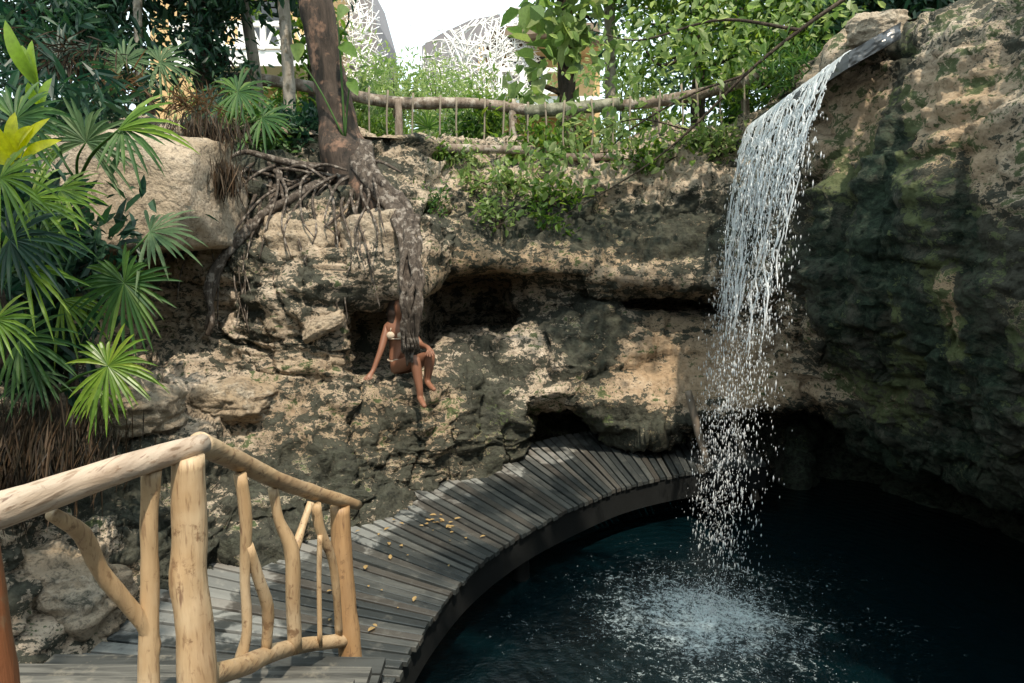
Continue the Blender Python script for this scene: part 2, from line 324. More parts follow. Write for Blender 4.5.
for px in sorted(K):
    pts = [W(px, py, d) for py, d in K[px]]; e = pts[-1].copy(); e[2] = -1.9; pts.append(e)
    th = math.atan((px-512)/F/math.cos(PITCH))
    cols.append((th, [math.hypot(p[0], p[1]) for p in pts], [p[2] for p in pts]))
for th, r0, zt in ((1.15, 3.9, 4.4), (1.5, 3.6, 4.2), (2.2, 3.6, 4.0), (3.14, 4.2, 3.8), (4.2, 4.6, 3.8), (4.9, 4.2, 3.6)):
    zz = np.linspace(zt, -.6, 10).tolist()
    cols.append((th, [r0+.8, r0+.2]+[r0]*9+[r0], [zt+.1]+zz+[-1.9]))
cols.sort(key=lambda c: c[0]); c0 = cols[0]; first = c0[0]
tt = np.array([c[0] for c in cols]+[first+2*np.pi]); RR = np.array([c[1] for c in cols]+[c0[1]]); ZZ = np.array([c[2] for c in cols]+[c0[2]])
def sinterp(t, xs, Y):
    i = np.clip(np.searchsorted(xs, t, side='right')-1, 0, len(xs)-2); u = ((t-xs[i])/(xs[i+1]-xs[i]))[:, None]; u = .35*u+.65*(u*u*(3-2*u))
    return Y[i]*(1-u)+Y[i+1]*u
fine = np.arange(-.70, .70, .0019); rest = np.arange(.70, first+2*np.pi, .02); lo = np.arange(first, -.70, .006)
th = np.concatenate([lo, fine, rest]); NV = 330
r_ = sinterp(th, tt, RR); z_ = sinterp(th, tt, ZZ); NC = len(th)
# curved profile through the control rows, resampled along its length with shares fixed per row (keeps rows aligned)
seg = np.sqrt(np.diff(r_, axis=1)**2+np.diff(z_, axis=1)**2)
fr = (th > -.66) & (th < .66); share = seg[fr].mean(0)+.06; cum = np.concatenate([[0], np.cumsum(share)]); cum /= cum[-1]
vv = np.linspace(0, 1, NV); ii = np.clip(np.searchsorted(cum, vv, side='right')-1, 0, 10); uu = (vv-cum[ii])/(cum[ii+1]-cum[ii])
def prof(A):
    Q = np.concatenate([2*A[:, :1]-A[:, 1:2], A, 2*A[:, -1:]-A[:, -2:-1]], 1)
    a, b, c, d = Q[:, ii], Q[:, ii+1], Q[:, ii+2], Q[:, ii+3]; u = uu[None]
    cr = .5*((2*b)+(c-a)*u+(2*a-5*b+4*c-d)*u*u+(3*b-a-3*c+d)*u**3); ln = b*(1-u)+c*u
    return .5*cr+.5*ln
PR = prof(r_); PZ = prof(z_)
V = np.stack([np.sin(th)[:, None]*PR, np.cos(th)[:, None]*PR, PZ], -1)
dU = np.gradient(V, axis=0); dV = np.gradient(V, axis=1); N = np.cross(dU, dV); N /= np.linalg.norm(N, axis=2)[..., None]+1e-9
mid = N[:, NV//2]; s = np.sign((mid*V[:, NV//2]*[1, 1, 0]).sum(1).mean()); N *= -s if s else 1
Vf = V.reshape(-1, 3); Nf = N.reshape(-1, 3)
px, py, dep = proj(Vf); inf = dep > 1
def blob(x, y, rx, ry, rot=0):
    ca, sa = math.cos(R(rot)), math.sin(R(rot)); X = px-x; Y = py-y; a = (X*ca+Y*sa)/rx; b = (-X*sa+Y*ca)/ry
    return np.exp(-(a*a+b*b)**1.3)*inf
c1, c2, cid = cells(Vf+fbm(Vf, 2.0, 2, 5)[:, None]*.15, (1.1, 1.1, 1.7), 3)
k1, k2, kid = cells(Vf+fbm(Vf, 5.0, 2, 8)[:, None]*.06, (3.1, 3.1, 5.2), 4)
m1, m2, mid_ = cells(Vf+fbm(Vf, 9.0, 2, 18)[:, None]*.04, (7.5, 7.5, 12.0), 14)
smoothm = np.clip(.9*blob(490, 318, 60, 22)+.9*blob(670, 305, 70, 16)+.45*blob(650, 370, 160, 60)+.6*np.clip((px-815)/40, 0, 1)*inf+1.3*blob(388, 338, 52, 42)+blob(120, 300, 75, 55)+blob(470, 275, 70, 22)+blob(640, 275, 80, 22)*.5+blob(680, 360, 60, 50)*.5+blob(740, 395, 60, 30)*.5, 0, 1)
disp = (cid-.5)*.24 + np.minimum(c2-c1, .12)*.5 + (kid-.5)*.07 + np.minimum(k2-k1, .10)*.20
disp += fbm(Vf, (1.3, 1.3, 2.2), 4, 11)*.17 + fbm(Vf, (7, 7, 10), 4, 12, .6, True)*.030
disp += fbm(Vf, (2.4, 2.4, 4.0), 4, 51, .55, True)*.10
disp *= (1-.75*smoothm)
disp -= .12*blob(385, 335, 45, 32)
disp += fbm(Vf, (1.0, 1.0, 9.0), 3, 21)*.05 + fbm(Vf, 24.0, 2, 31)*.012+np.minimum(m2-m1, .10)*.07*(1-smoothm)+(mid_-.5)*.018*(1-smoothm)
rightc = np.clip((px-800)/40, 0, 1)*inf
disp += rightc*fbm(np.stack([Vf[:, 0], Vf[:, 1], Vf[:, 2]*.22+Vf[:, 1]*.3], 1), 2.2, 3, 41, .45)*.16
Vf = Vf+Nf*disp[:, None]; 
i = np.arange(NC-1)[:, None]*NV; j = np.arange(NV-1)[None]
q = np.stack([i+j, i+j+1, i+NV+j+1, i+NV+j], -1).reshape(-1, 4)
mb = MB(); mb.add(Vf, f4=q)
cliff = obj('cliff', mb, M_ROCK); tag(cliff, kind='structure')
# stains (with recess and under-lip shade painted in) / moss / ochre rock
stain = .46-.40*blob(380, 430, 130, 45)-.25*blob(250, 430, 90, 45)-.2*blob(250, 510, 80, 40)-.15*blob(400, 185, 50, 30)-.12*blob(330, 300, 60, 40)-.25*blob(960, 330, 60, 90)-.2*blob(880, 400, 90, 35)-.2*blob(860, 110, 40, 70)-.22*blob(960, 180, 50, 120)-.2*blob(860, 230, 30, 80)-.2*blob(1005, 420, 50, 40)+.30*blob(90, 510, 100, 45)+.25*blob(470, 225, 90, 26)+.3*blob(390, 190, 40, 30)+.25*blob(330, 290, 60, 20)+.25*blob(560, 330, 60, 20)+.3*blob(650, 420, 60, 14)+.40*blob(255, 275, 22, 60)+.3*blob(290, 215, 60, 30)+.5*blob(610, 232, 110, 26)+.35*blob(700, 235, 60, 35)+.65*blob(590, 345, 30, 55)+.35*blob(500, 375, 50, 30, -20)
stain += .35*blob(400, 445, 110, 60)+.30*blob(300, 430, 120, 40)+.25*blob(240, 500, 120, 60)+.45*blob(300, 500, 70, 40)+.3*blob(600, 165, 0.1, .1)+.35*blob(480, 400, 30, 60)
stain += .85*blob(893, 190, 17, 170, 3)+.7*blob(935, 350, 20, 110, -20)+.6*blob(985, 300, 16, 120, -8)+.5*blob(845, 300, 14, 80, -8)+.45*blob(840, 250, 45, 70)+.35*blob(1000, 240, 40, 80)+.55*blob(900, 470, 170, 45, 12)+.5*blob(800, 430, 70, 30)+.5*blob(990, 400, 60, 60)+.4*blob(930, 230, 60, 60)
stain += .5*blob(275, 185, 70, 30)+.3*blob(120, 470, 60, 30)+.4*blob(210, 590, 90, 60)  # first term paints the shade of the recess behind the roots
stain -= .35*blob(160, 420, 60, 30)+.4*blob(640, 180, 110, 16)+.3*blob(470, 195, 70, 14)+.3*blob(500, 345, 60, 14)+.5*blob(850, 120, 32, 55, 10)+.5*blob(945, 95, 60, 45)+.4*blob(1010, 150, 30, 80)+.55*blob(957, 320, 16, 40, -15)+.5*blob(898, 300, 12, 35, -15)
stain -= .4*blob(310, 230, 60, 18)+.35*blob(235, 285, 18, 40)+.35*blob(680, 375, 90, 40)+.3*blob(770, 395, 60, 30)+.3*blob(110, 300, 70, 60)+.3*blob(60, 600, 50, 50)+.3*blob(760, 350, 30, 30)+.25*blob(540, 400, 60, 20)
moss = .10+.3*blob(900, 250, 60, 110)+.06*blob(380, 440, 120, 50)+.3*blob(860, 210, 60, 70)+.35*blob(940, 360, 80, 60)+.3*blob(560, 410, 80, 22)+.08*blob(330, 400, 100, 30)+.3*blob(540, 215, 50, 30)+.3*blob(910, 440, 90, 30)
ochre = .6*blob(960, 330, 70, 100)+.5*blob(880, 230, 50, 80)+.5*blob(985, 200, 60, 100)+.35*blob(380, 430, 120, 40)+.9*blob(470, 272, 70, 20)+.9*blob(590, 262, 100, 22)+.8*blob(690, 370, 110, 60)+.7*blob(860, 120, 45, 70)+.6*blob(950, 110, 70, 80)+.7*blob(120, 310, 80, 50)+.9*blob(957, 320, 25, 50)+.9*blob(898, 300, 20, 45)+.5*blob(345, 230, 30, 50)+.6*blob(860, 410, 90, 30)+.5*blob(1000, 470, 60, 20)
rs_ = np.clip((px-815)/40, 0, 1)*inf; stain += .06*rs_; moss += .22*rs_; stain += .8*np.clip((px-740)/60, 0, 1)*np.clip((py-440-(px-800)*.15)/25, 0, 1)*inf  # last term paints near-black shade under the right lip
stain += .5*blob(290, 190, 80, 26)+.3*(py > 405)*blob(550, 440, 120, 40)  # painted shade in the root recess and the hollow at the cliff foot
for nm, a in (('stain', stain), ('moss', moss), ('ochre', ochre)):
    at = cliff.data.attributes.new(nm, 'FLOAT', 'POINT'); at.data.foreach_set('value', np.clip(a, 0, 1 if nm != 'stain' else np.where(px > 790, 1.0, .80)).astype(np.float32))

# upper ground around the pit, out to the horizon
k = NT('forest_floor'); p = k.geo().outputs['Position']; n1 = k.noise(p, 1.2, 6); n2 = k.noise(p, 9, 6, .7)
c = k.mix(k.ramp(n1, [(.4, 0.0), (.6, 1.0)]), (.09, .065, .04), (.05, .065, .025)); c = k.mix(k.ramp(n2, [(.5, 0.0), (.65, .7)]), c, (.20, .15, .09))
M_GROUND = k.fin(c, .95, k.bump(n2, .8, .05), .1)
gth = th[::4]; top = V[::4, 0]; mb = MB(); rows = []
for rr in (-.25, .4, 1.2, 3, 6, 12, 30, 90, 400, 1500):
    rad = np.hypot(top[:, 0], top[:, 1])+rr; zt = top[:, 2]-.06 if rr < 0 else None
    X = np.sin(gth)*rad; Y = np.cos(gth)*rad; base = top[:, 2]*max(0, 1-max(rr, 0)/12)+3.6*min(1, max(rr, 0)/12)
    if rr > 0: base = base+fbm(np.stack([X, Y, X*0], 1), .5, 3, 3)*.12
    else: base = base-.06
    rows.append(np.stack([X, Y, base], 1))
G = np.stack(rows, 1); gn = G.shape[0]; gm = G.shape[1]; i = np.arange(gn-1)[:, None]*gm; j = np.arange(gm-1)[None]
mb.add(G.reshape(-1, 3), f4=np.stack([i+j, i+gm+j, i+gm+j+1, i+j+1], -1).reshape(-1, 4))
tag(obj('ground', mb, M_GROUND), kind='structure')

# pool
FC = (1.64, 5.45)
k = NT('pool_water'); p = k.geo().outputs['Position']
sx = k.n('ShaderNodeVectorMath', operation='DISTANCE'); k.l(p, sx.inputs[0]); sx.inputs[1].default_value = (FC[0], FC[1], WATER_Z)
dist = sx.outputs['Value']; n1 = k.noise(p, 30, 6, .78, .3); n2 = k.noise(p, 5, 5, .6); n3 = k.noise(p, 60, 4, .7); n4 = k.noise(p, 2.0, 4, .6, 1.0)
fall = k.ramp(k.math('DIVIDE', dist, 2.6), [(0, .88), (.12, .72), (.25, .42), (.45, .24), (.8, .08), (1, 0.0)])
thr = k.math('ADD', fall, k.math('SUBTRACT', k.math('ADD', k.math('MULTIPLY', n1, 1.1), k.math('MULTIPLY', n3, .5)), .80))
thr = k.math('ADD', thr, k.math('MULTIPLY', k.math('SUBTRACT', n4, .5), .7)); n7 = k.noise(p, 17, 6, .75, .6); thr = k.math('ADD', thr, k.math('MULTIPLY', k.math('SUBTRACT', n7, .5), 1.6))
fm = k.ramp(thr, [(.44, 0.0), (.72, .45), (1.0, .9)])
c = k.mix(k.ramp(dist, [(0, 1.0), (1, 0.0)]), (.001, .006, .008), (.001, .012, .015)); c = k.mix(fm, c, (.62, .72, .74))
wv = k.n('ShaderNodeTexWave', wave_type='RINGS', rings_direction='SPHERICAL'); wv.inputs['Scale'].default_value = 2.4; wv.inputs['Distortion'].default_value = 5; wv.inputs['Detail'].default_value = 3
mp = k.n('ShaderNodeMapping'); mp.inputs['Location'].default_value = (-FC[0], -FC[1], -WATER_Z); k.l(p, mp.inputs[0]); k.l(mp.outputs[0], wv.inputs[0])
b = k.bump(k.math('ADD', n2, k.math('MULTIPLY', wv.outputs['Fac'], .12)), .35, .08); b = k.bump(k.math('MULTIPLY', n1, k.ramp(dist, [(.0, 1.0), (1, .25)])), .6, .03, b)
M_WATER = k.fin(c, k.mix(fm, .04, .6), b, .5)
mb = MB(); xs = np.linspace(-3.5, 7.5, 160); ys = np.linspace(-4.5, 11.2, 200); X, Y = np.meshgrid(xs, ys, indexing='ij')
dd = np.hypot(X-FC[0], Y-FC[1]); Pw = np.stack([X, Y, X*0], -1).reshape(-1, 3)
Z = WATER_Z+(np.exp(-dd/.6)*.06).ravel()*fbm(Pw, 6.0, 3, 9)+.012*np.exp(-dd.ravel()/2)*fbm(Pw, 5.0, 3, 4)
i = np.arange(159)[:, None]*200; j = np.arange(199)[None]
mb.add(np.stack([X.ravel(), Y.ravel(), Z], 1), f4=np.stack([i+j, i+200+j, i+200+j+1, i+j+1], -1).reshape(-1, 4))
tag(obj('pool_water', mb, M_WATER), kind='structure')

# ------------------------------------------------------------------ boulders and stone block
def rock_blob(c, h, seed, sq=.35, rot=(0, 0, 0), sub=5, amp=.12, fr_=1.6):
    bm = bmesh.new(); bmesh.ops.create_icosphere(bm, subdivisions=sub, radius=1)
    P = np.array([v.co[:] for v in bm.verts]); fc = np.array([[v.index for v in f.verts] for f in bm.faces]); bm.free()
    rp_ = np.random.default_rng(seed*13); nn = rp_.normal(size=(16, 3)); nn /= np.linalg.norm(nn, axis=1)[:, None]; nn = np.vstack([nn, np.eye(3), -np.eye(3)]); dd_ = np.concatenate([rp_.uniform(.80, 1.02, 16), np.full(6, .86)])
    if sq > .7: nn = nn[-14:]; dd_ = np.concatenate([rp_.uniform(1.12, 1.3, 8), np.full(6, .95)])
    dt = P@nn.T; rr0 = np.min(np.where(dt > .05, dd_/np.maximum(dt, .05), 9), axis=1); P = P*np.minimum(rr0, 1.35)[:, None]; P = P*np.asarray(h)
    n = P/np.linalg.norm(P, axis=1)[:, None]; s_ = float(np.mean(h))
    a1, a2, aid = cells(P+seed*5.3, fr_/s_*.9, seed)
    d = (aid-.5)*amp*s_*1.2+fbm(P+seed, fr_/s_, 4, seed)*amp*s_*1.4+fbm(P+seed, 9/s_, 4, seed+3, .6, True)*amp*s_*.35+np.minimum(a2-a1, .15)*amp*s_+fbm(P+seed, (.8/s_, .8/s_, 7/s_), 3, seed+8)*amp*s_*.8
    P = P+n*d[:, None]; Mx = np.array(Matrix.Rotation(rot[2], 3, 'Z') @ Matrix.Rotation(rot[1], 3, 'Y') @ Matrix.Rotation(rot[0], 3, 'X'))
    mb = MB(); mb.add(P@Mx.T+np.asarray(c), f3=fc); return mb
def boulder(px_, py_, d, h, seed, label, name='boulder', mat=None, **k_):
    c = W(px_, py_, d); o = obj(name, rock_blob(c, h, seed, **k_), mat or M_BOULD, loc=c); return tag(o, label, 'rock')
boulder(140, 196, 6.8, (.82, .75, .52), 3, 'big pale rounded limestone block at upper left, behind the fan palms', mat=M_BLOCK, sq=.95, amp=.035)
boulder(378, 244, 7.60, (.46, .55, .36), 5, 'overhanging block of pale rock that roofs the hollow above the seated person', sq=.45, amp=.10, rot=(0, R(-10), 0))
boulder(300, 250, 7.4, (.42, .45, .40), 9, 'rounded stained rock knob below the tree roots, left of the overhanging block', sq=.4, amp=.14)
boulder(322, 326, 6.85, (.24, .16, .10), 12, 'small pale slab of rock tilted against the cliff left of the hollow', sq=.5, rot=(0, R(-28), R(10)), amp=.13)
boulder(135, 410, 5.75, (.42, .38, .27), 15, 'pale tan boulder on the ledge behind the top of the railing', sq=.3)
boulder(62, 612, 4.2, (.42, .30, .38), 18, 'pale eroded boulder beside the stairs at lower left', sq=.3, amp=.2)
boulder(228, 402, 6.45, (.46, .35, .22), 21, 'broad pale rock on the ledge above the bend of the handrail', sq=.35, amp=.16)
boulder(875, 30, 6.2, (.22, .25, .14), 27, 'small tan stone on top of the dark waterfall spout', sq=.3)

# ------------------------------------------------------------------ boardwalk
OUT = [(-2.9, 2.4), (-2.7, 3.3), (-2.5, 4.3), (-2.1, 5.2), (-1.45, 6.2), (-.90, 7.2), (-.02, 8.1), (1.05, 9.0), (2.2, 9.3), (3.1, 9.4)]
INN = [(-.80, 2.5), (-.72, 3.3), (-.62, 3.9), (-.50, 4.45), (-.28, 5.08), (.10, 5.75), (.65, 6.42), (1.25, 7.0), (2.0, 7.42), (2.9, 7.7)]
NB = 84; NBD = NB+1
Oc = spline(np.array([(*p, 0) for p in OUT]), 400); Ic = spline(np.array([(*p, 0) for p in INN]), 400)
ow = Oc-Ic; Oc = Oc+ow/np.linalg.norm(ow, axis=1)[:, None]*.18; cl = (Oc*.35+Ic*.65); cs = np.concatenate([[0], np.cumsum(np.linalg.norm(np.diff(cl, axis=0), axis=1))])
ts = np.interp(np.linspace(0, cs[-1], NBD), cs, np.arange(400))
def at(Cv, t): return np.array([np.interp(t, np.arange(400), Cv[:, q]) for q in range(3)])
walk = thing('boardwalk', 'curved grey plank boardwalk along the foot of the cliff beside the pool', 'boardwalk', (-.5, 5.5, -.05))
mb = MB(); bc = []
for b_ in range(NB):
    t0, t1 = ts[b_], ts[b_+1]; g = .07; e0 = t0+(t1-t0)*g*random.uniform(.6, 2.2); e1 = t1-(t1-t0)*g*random.uniform(.6, 2.2); dz = random.uniform(-.006, .006)
    o0, o1, i0, i1 = at(Oc, e0), at(Oc, e1), at(Ic, e0), at(Ic, e1)
    ex = random.uniform(-.012, .02); dr = (i0-o0)/np.linalg.norm(i0-o0); i0 = i0+dr*ex; i1 = i1+dr*ex; sk = random.uniform(-.01, .01)
    m_ = 8; Vv = []
    for q_ in range(m_+1):
        f_ = q_/m_; a0 = o0*(1-f_)+i0*f_; a1 = o1*(1-f_)+i1*f_; wz = dz+.004*math.sin(f_*5+b_)
        ww = (a1-a0)*.08
        for P_, z_0 in ((a0, -.035), (a0, wz-.004), (a0+ww, wz), (a1-ww, wz), (a1, wz-.004), (a1, -.035)): Vv.append(P_+[0, 0, z_0+.0])
        L_ = np.linalg.norm(i0-o0)*f_
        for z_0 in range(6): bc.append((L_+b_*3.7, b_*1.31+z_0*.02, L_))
    Fq = []
    for q_ in range(m_):
        for s_ in range(6): Fq.append([q_*6+s_, q_*6+(s_+1) % 6, (q_+1)*6+(s_+1) % 6, (q_+1)*6+s_])
    mb.add(Vv, f4=Fq, fn=[[0, 1, 2, 3, 4, 5][::-1], [m_*6+s_ for s_ in range(6)]])
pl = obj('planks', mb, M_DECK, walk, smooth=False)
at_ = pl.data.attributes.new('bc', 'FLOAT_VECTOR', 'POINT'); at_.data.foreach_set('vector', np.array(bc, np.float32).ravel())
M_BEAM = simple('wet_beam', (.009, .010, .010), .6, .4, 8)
mb = MB(); n_ = 120
Pi = Ic[np.linspace(0, 399, n_).astype(int)]; To = Oc[np.linspace(0, 399, n_).astype(int)]; dr = To-Pi; dr /= np.linalg.norm(dr, axis=1)[:, None]
A = Pi+dr*.03; B_ = Pi+dr*.09
Vv = np.stack([A+[0, 0, -.30], A+[0, 0, -.037], B_+[0, 0, -.037], B_+[0, 0, -.30]], 1).reshape(-1, 3); Fq = []
for q_ in range(n_-1):
    for s_ in range(4): Fq.append([q_*4+s_, q_*4+(s_+1) % 4, (q_+1)*4+(s_+1) % 4, (q_+1)*4+s_])
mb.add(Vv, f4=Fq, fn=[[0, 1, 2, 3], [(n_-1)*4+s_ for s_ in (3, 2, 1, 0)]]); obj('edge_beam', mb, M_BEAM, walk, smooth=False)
for t_ in (60, 232):
    a_ = at(Ic, t_); o_ = at(Oc, t_); c_ = a_+(o_-a_)*.14; mb = MB()
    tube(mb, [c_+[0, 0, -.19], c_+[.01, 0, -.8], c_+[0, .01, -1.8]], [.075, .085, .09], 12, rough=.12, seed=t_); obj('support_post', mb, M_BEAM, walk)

# stairs down from the landing to the boardwalk
k = NT('step_boards'); p = k.geo().outputs['Position']; ri = k.geo().outputs['Random Per Island']; q_ = k.scale(p, (1.0, 16, 16)); n1 = k.noise(q_, 1.6, 6, .65, .5); n2 = k.noise(p, 5, 5, .7)
ob = k.n('ShaderNodeObjectInfo').outputs['Random']; c = k.ramp(ob, [(0, (.035, .040, .040)), (.5, (.10, .10, .09)), (1, (.20, .19, .165))]); c = k.mix(k.ramp(n1, [(.38, .8), (.6, 0.0)]), c, (.02, .021, .02)); c = k.mix(k.ramp(n2, [(.55, 0.0), (.65, .5)]), c, (.22, .20, .16))
M_STEP = k.fin(c, .6, k.bump(n1, .5, .006), .3)
stairs = thing('stairs', 'weathered plank stairs descending to the boardwalk behind the log railing', 'stairs', (-1.7, 3.2, 0))
for q_, (y_, z_0) in enumerate(((3.62, .17), (3.26, .34), (2.90, .51))):
    x0, x1 = (-2.55, -.70)
    for kk in range(2):
        mb = MB(); yy = y_-.08-kk*.168; sk = -.03
        hexa(mb, [(x0, yy-.075+sk*-1, z_0-.04), (x1, yy-.075, z_0-.04), (x1, yy+.075, z_0-.04), (x0, yy+.075-sk, z_0-.04)], [(x0, yy-.075-sk, z_0+.003*kk), (x1, yy-.075, z_0), (x1, yy+.075, z_0), (x0, yy+.075-sk, z_0+.003*kk)])
        obj('tread', mb, M_STEP, stairs, smooth=False)
    mb = MB(); hexa(mb, [(x0+.02, y_-.04+.1, z_0-.168), (x1-.02, y_-.04, z_0-.168), (x1-.02, y_-.015, z_0-.168), (x0+.02, y_-.015+.1, z_0-.168)], [(x0+.02, y_-.04+.1, z_0-.042), (x1-.02, y_-.04, z_0-.042), (x1-.02, y_-.015, z_0-.042), (x0+.02, y_-.015+.1, z_0-.042)])
    obj('riser', mb, M_BEAM, stairs, smooth=False)
mb = MB(); box(mb, (-1.6, .9, .66), (.92, 1.52, .02)); obj('landing', mb, M_STEP, stairs, smooth=False)

# ------------------------------------------------------------------ log railing
rail = thing('log_railing', 'peeled branch railing with forked balusters beside the stairs', 'railing', (-1.1, 2.4, .6))
def log(name, pts, rad, mat, seed=0, seg=14, rough=.10, **k_):
    mb = MB(); tube(mb, [W(*p) for p in pts], rad, seg, rough=rough, rs=9, seed=seed, **k_); return obj(name, mb, mat, rail)
log('post', [(188, 456, 2.42), (190, 520, 2.42), (188, 580, 2.41), (195, 640, 2.40), (200, 760, 2.38)], [.057, .059, .062, .066, .070], M_LOG, 1, 18, .12)
log('post', [(340, 506, 3.8), (342, 560, 3.8), (349, 640, 3.8), (356, 700, 3.8)], [.055, .060, .066, .068], M_LOGO, 2, 16, .10)
log('post', [(-22, 535, 1.62), (-15, 600, 1.62), (-3, 690, 1.62), (2, 760, 1.62)], [.040, .045, .048, .05], M_LOGR, 3, 16, .12)
log('handrail', [(-160, 548, 1.48), (-10, 513, 1.72), (60, 490, 1.97), (130, 466, 2.22), (204, 443, 2.50)], [.050, .049, .047, .044, .037], M_LOGG, 4, 18, .07)
log('handrail', [(198, 443, 2.48), (235, 460, 2.8), (280, 481, 3.2), (315, 493, 3.55), (358, 505, 3.95)], [.042, .042, .040, .040, .030], M_LOGH, 5, 16, .12)
log('lower_rail', [(205, 676, 2.44), (240, 667, 2.72), (275, 652, 3.1), (305, 645, 3.45), (346, 640, 3.78)], [.043, .042, .040, .040, .037], M_LOGH, 6, 16, .12)
# forked balusters: stem mesh with its branch
def fork(paths, mat, seed):
    mb = MB()
    for i_, (pts, rad) in enumerate(paths): tube(mb, [W(*p) for p in pts], rad, 12, rough=.13, rs=11, seed=seed+i_)
    obj('baluster', mb, mat, rail)
fork([([(152, 470, 2.32), (149, 520, 2.32), (150, 580, 2.33), (149, 640, 2.33), (149, 760, 2.33)], [.032, .028, .029, .035, .038]),
      ([(52, 514, 1.98), (82, 534, 2.1), (100, 570, 2.17), (124, 600, 2.25), (150, 634, 2.33), (150, 665, 2.33)], [.020, .028, .026, .026, .030, .026])], M_LOG, 20)
fork([([(240, 474, 2.80), (246, 520, 2.82), (245, 580, 2.84), (247, 630, 2.85), (240, 662, 2.85)], [.027, .026, .022, .022, .027]),
      ([(248, 545, 2.83), (259, 580, 2.9), (268, 610, 2.97), (266, 652, 3.0)], [.022, .026, .026, .024])], M_LOG, 25)
fork([([(273, 488, 3.16), (279, 520, 3.18), (292, 552, 3.22), (293, 600, 3.24), (295, 650, 3.28)], [.024, .024, .036, .034, .034]),
      ([(311, 502, 3.42), (303, 525, 3.36), (293, 556, 3.25)], [.018, .019, .026])], M_LOG, 31)
fork([([(316, 504, 3.50), (320, 530, 3.52), (332, 560, 3.6), (337, 600, 3.66), (339, 635, 3.72)], [.026, .028, .024, .022, .022]),
      ([(320, 535, 3.5), (319, 580, 3.5), (320, 645, 3.52)], [.014, .013, .014])], M_LOG, 37)

# ------------------------------------------------------------------ foliage helpers
def leaves(mb, P, D, Nn, Ls, wr=.45, fold=.25, droop=.2):
    D = D/np.linalg.norm(D, axis=1)[:, None]; S = np.cross(D, Nn); S /= np.linalg.norm(S, axis=1)[:, None]+1e-9; U = np.cross(S, D)
    L = Ls[:, None]; w_ = L*wr
    b = P; r1 = P+D*L*.3+S*w_*.45+U*w_*fold-U*L*droop*.12; r2 = P+D*L*.68+S*w_*.38+U*(w_*fold*.8-L*droop*.55); t = P+D*L-U*L*droop
    l2 = P+D*L*.68-S*w_*.38+U*(w_*fold*.8-L*droop*.55); l1 = P+D*L*.3-S*w_*.45+U*w_*fold-U*L*droop*.12
    Vv = np.stack([b, r1, r2, t, l2, l1], 1).reshape(-1, 3); k_ = np.arange(len(P))[:, None]*6
    mb.add(Vv, f4=np.concatenate([k_+[0, 1, 2, 3], k_+[0, 3, 4, 5]]))
def rdir(n, up=.0):
    v = rng.normal(size=(n, 3)); v[:, 2] += up; return v/np.linalg.norm(v, axis=1)[:, None]
def crown_mb(c, h, n, size, nc=14, sp=.32, wr=.45, up=-.3):
    c = np.asarray(c, float); h = np.asarray(h, float); cc = rdir(nc)*(rng.random((nc, 1))**.45)*h+c
    wts = rng.random(nc)+.3; ix = rng.choice(nc, n, p=wts/wts.sum()); P = cc[ix]+rng.normal(size=(n, 3))*sp*h.mean()
    mb = MB(); leaves(mb, P, rdir(n, up), rdir(n, 1.4), size*rng.uniform(.5, 1.3, n), wr, .2, .25); return mb, cc
def tree(name, label, cat, trunk, rad, crowns, lm, bm_=None, group=None, limbs=True):
    """trunk: list of world points; crowns: list of (centre, half sizes, leaves, leaf size)"""
    t = thing(name, label, cat, trunk[0], group); mb = MB(); tube(mb, trunk, rad, 10, rough=.12, seed=int(rng.integers(99)))
    tr_ = obj('trunk', mb, bm_ or M_TWIG, t); mbc = MB(); mbl = MB(); T = spline(trunk, 20)
    for (c, h, n, sz, *rest) in crowns:
        m_, cc = crown_mb(c, h, n, sz, *rest); 
        for v, f in zip(m_.v, m_.f4): mbc.add(v, f4=f)
        if limbs:
            for q_ in cc[:8]:
                dd_ = np.linalg.norm(T-q_, axis=1)+np.maximum(0, T[:, 2]-q_[2])*2; a_ = T[int(np.argmin(dd_))]; md = (a_+q_)/2+rng.normal(size=3)*.12
                tube(mbl, [a_, md, q_], [np.min(rad)*.45, np.min(rad)*.3, .006], 5, n=7)
    obj('crown', mbc, lm, t, smooth=False)
    if mbl.n: obj('limbs', mbl, bm_ or M_TWIG, t)
    return t
def shrub(px_, py_, d, h, n, sz, lm, label, group=None, wr=.4, name='shrub', nc=12, up=.5):
    c = W(px_, py_, d); t = thing(name, label, 'plant' if name != 'shrub' else 'shrub', c-[0, 0, h[2]], group)
    m_, cc = crown_mb(c, h, n, sz, nc, .3, wr, up); obj('foliage', m_, lm, t, smooth=False); mb = MB()
    for q_ in cc[:7]: tube(mb, [c-[0, 0, h[2]*1.1], (c+q_)/2-[0, 0, h[2]*.3], q_], [.014, .010, .004], 5, n=6)
    obj('stems', mb, M_TWIG, t); return t
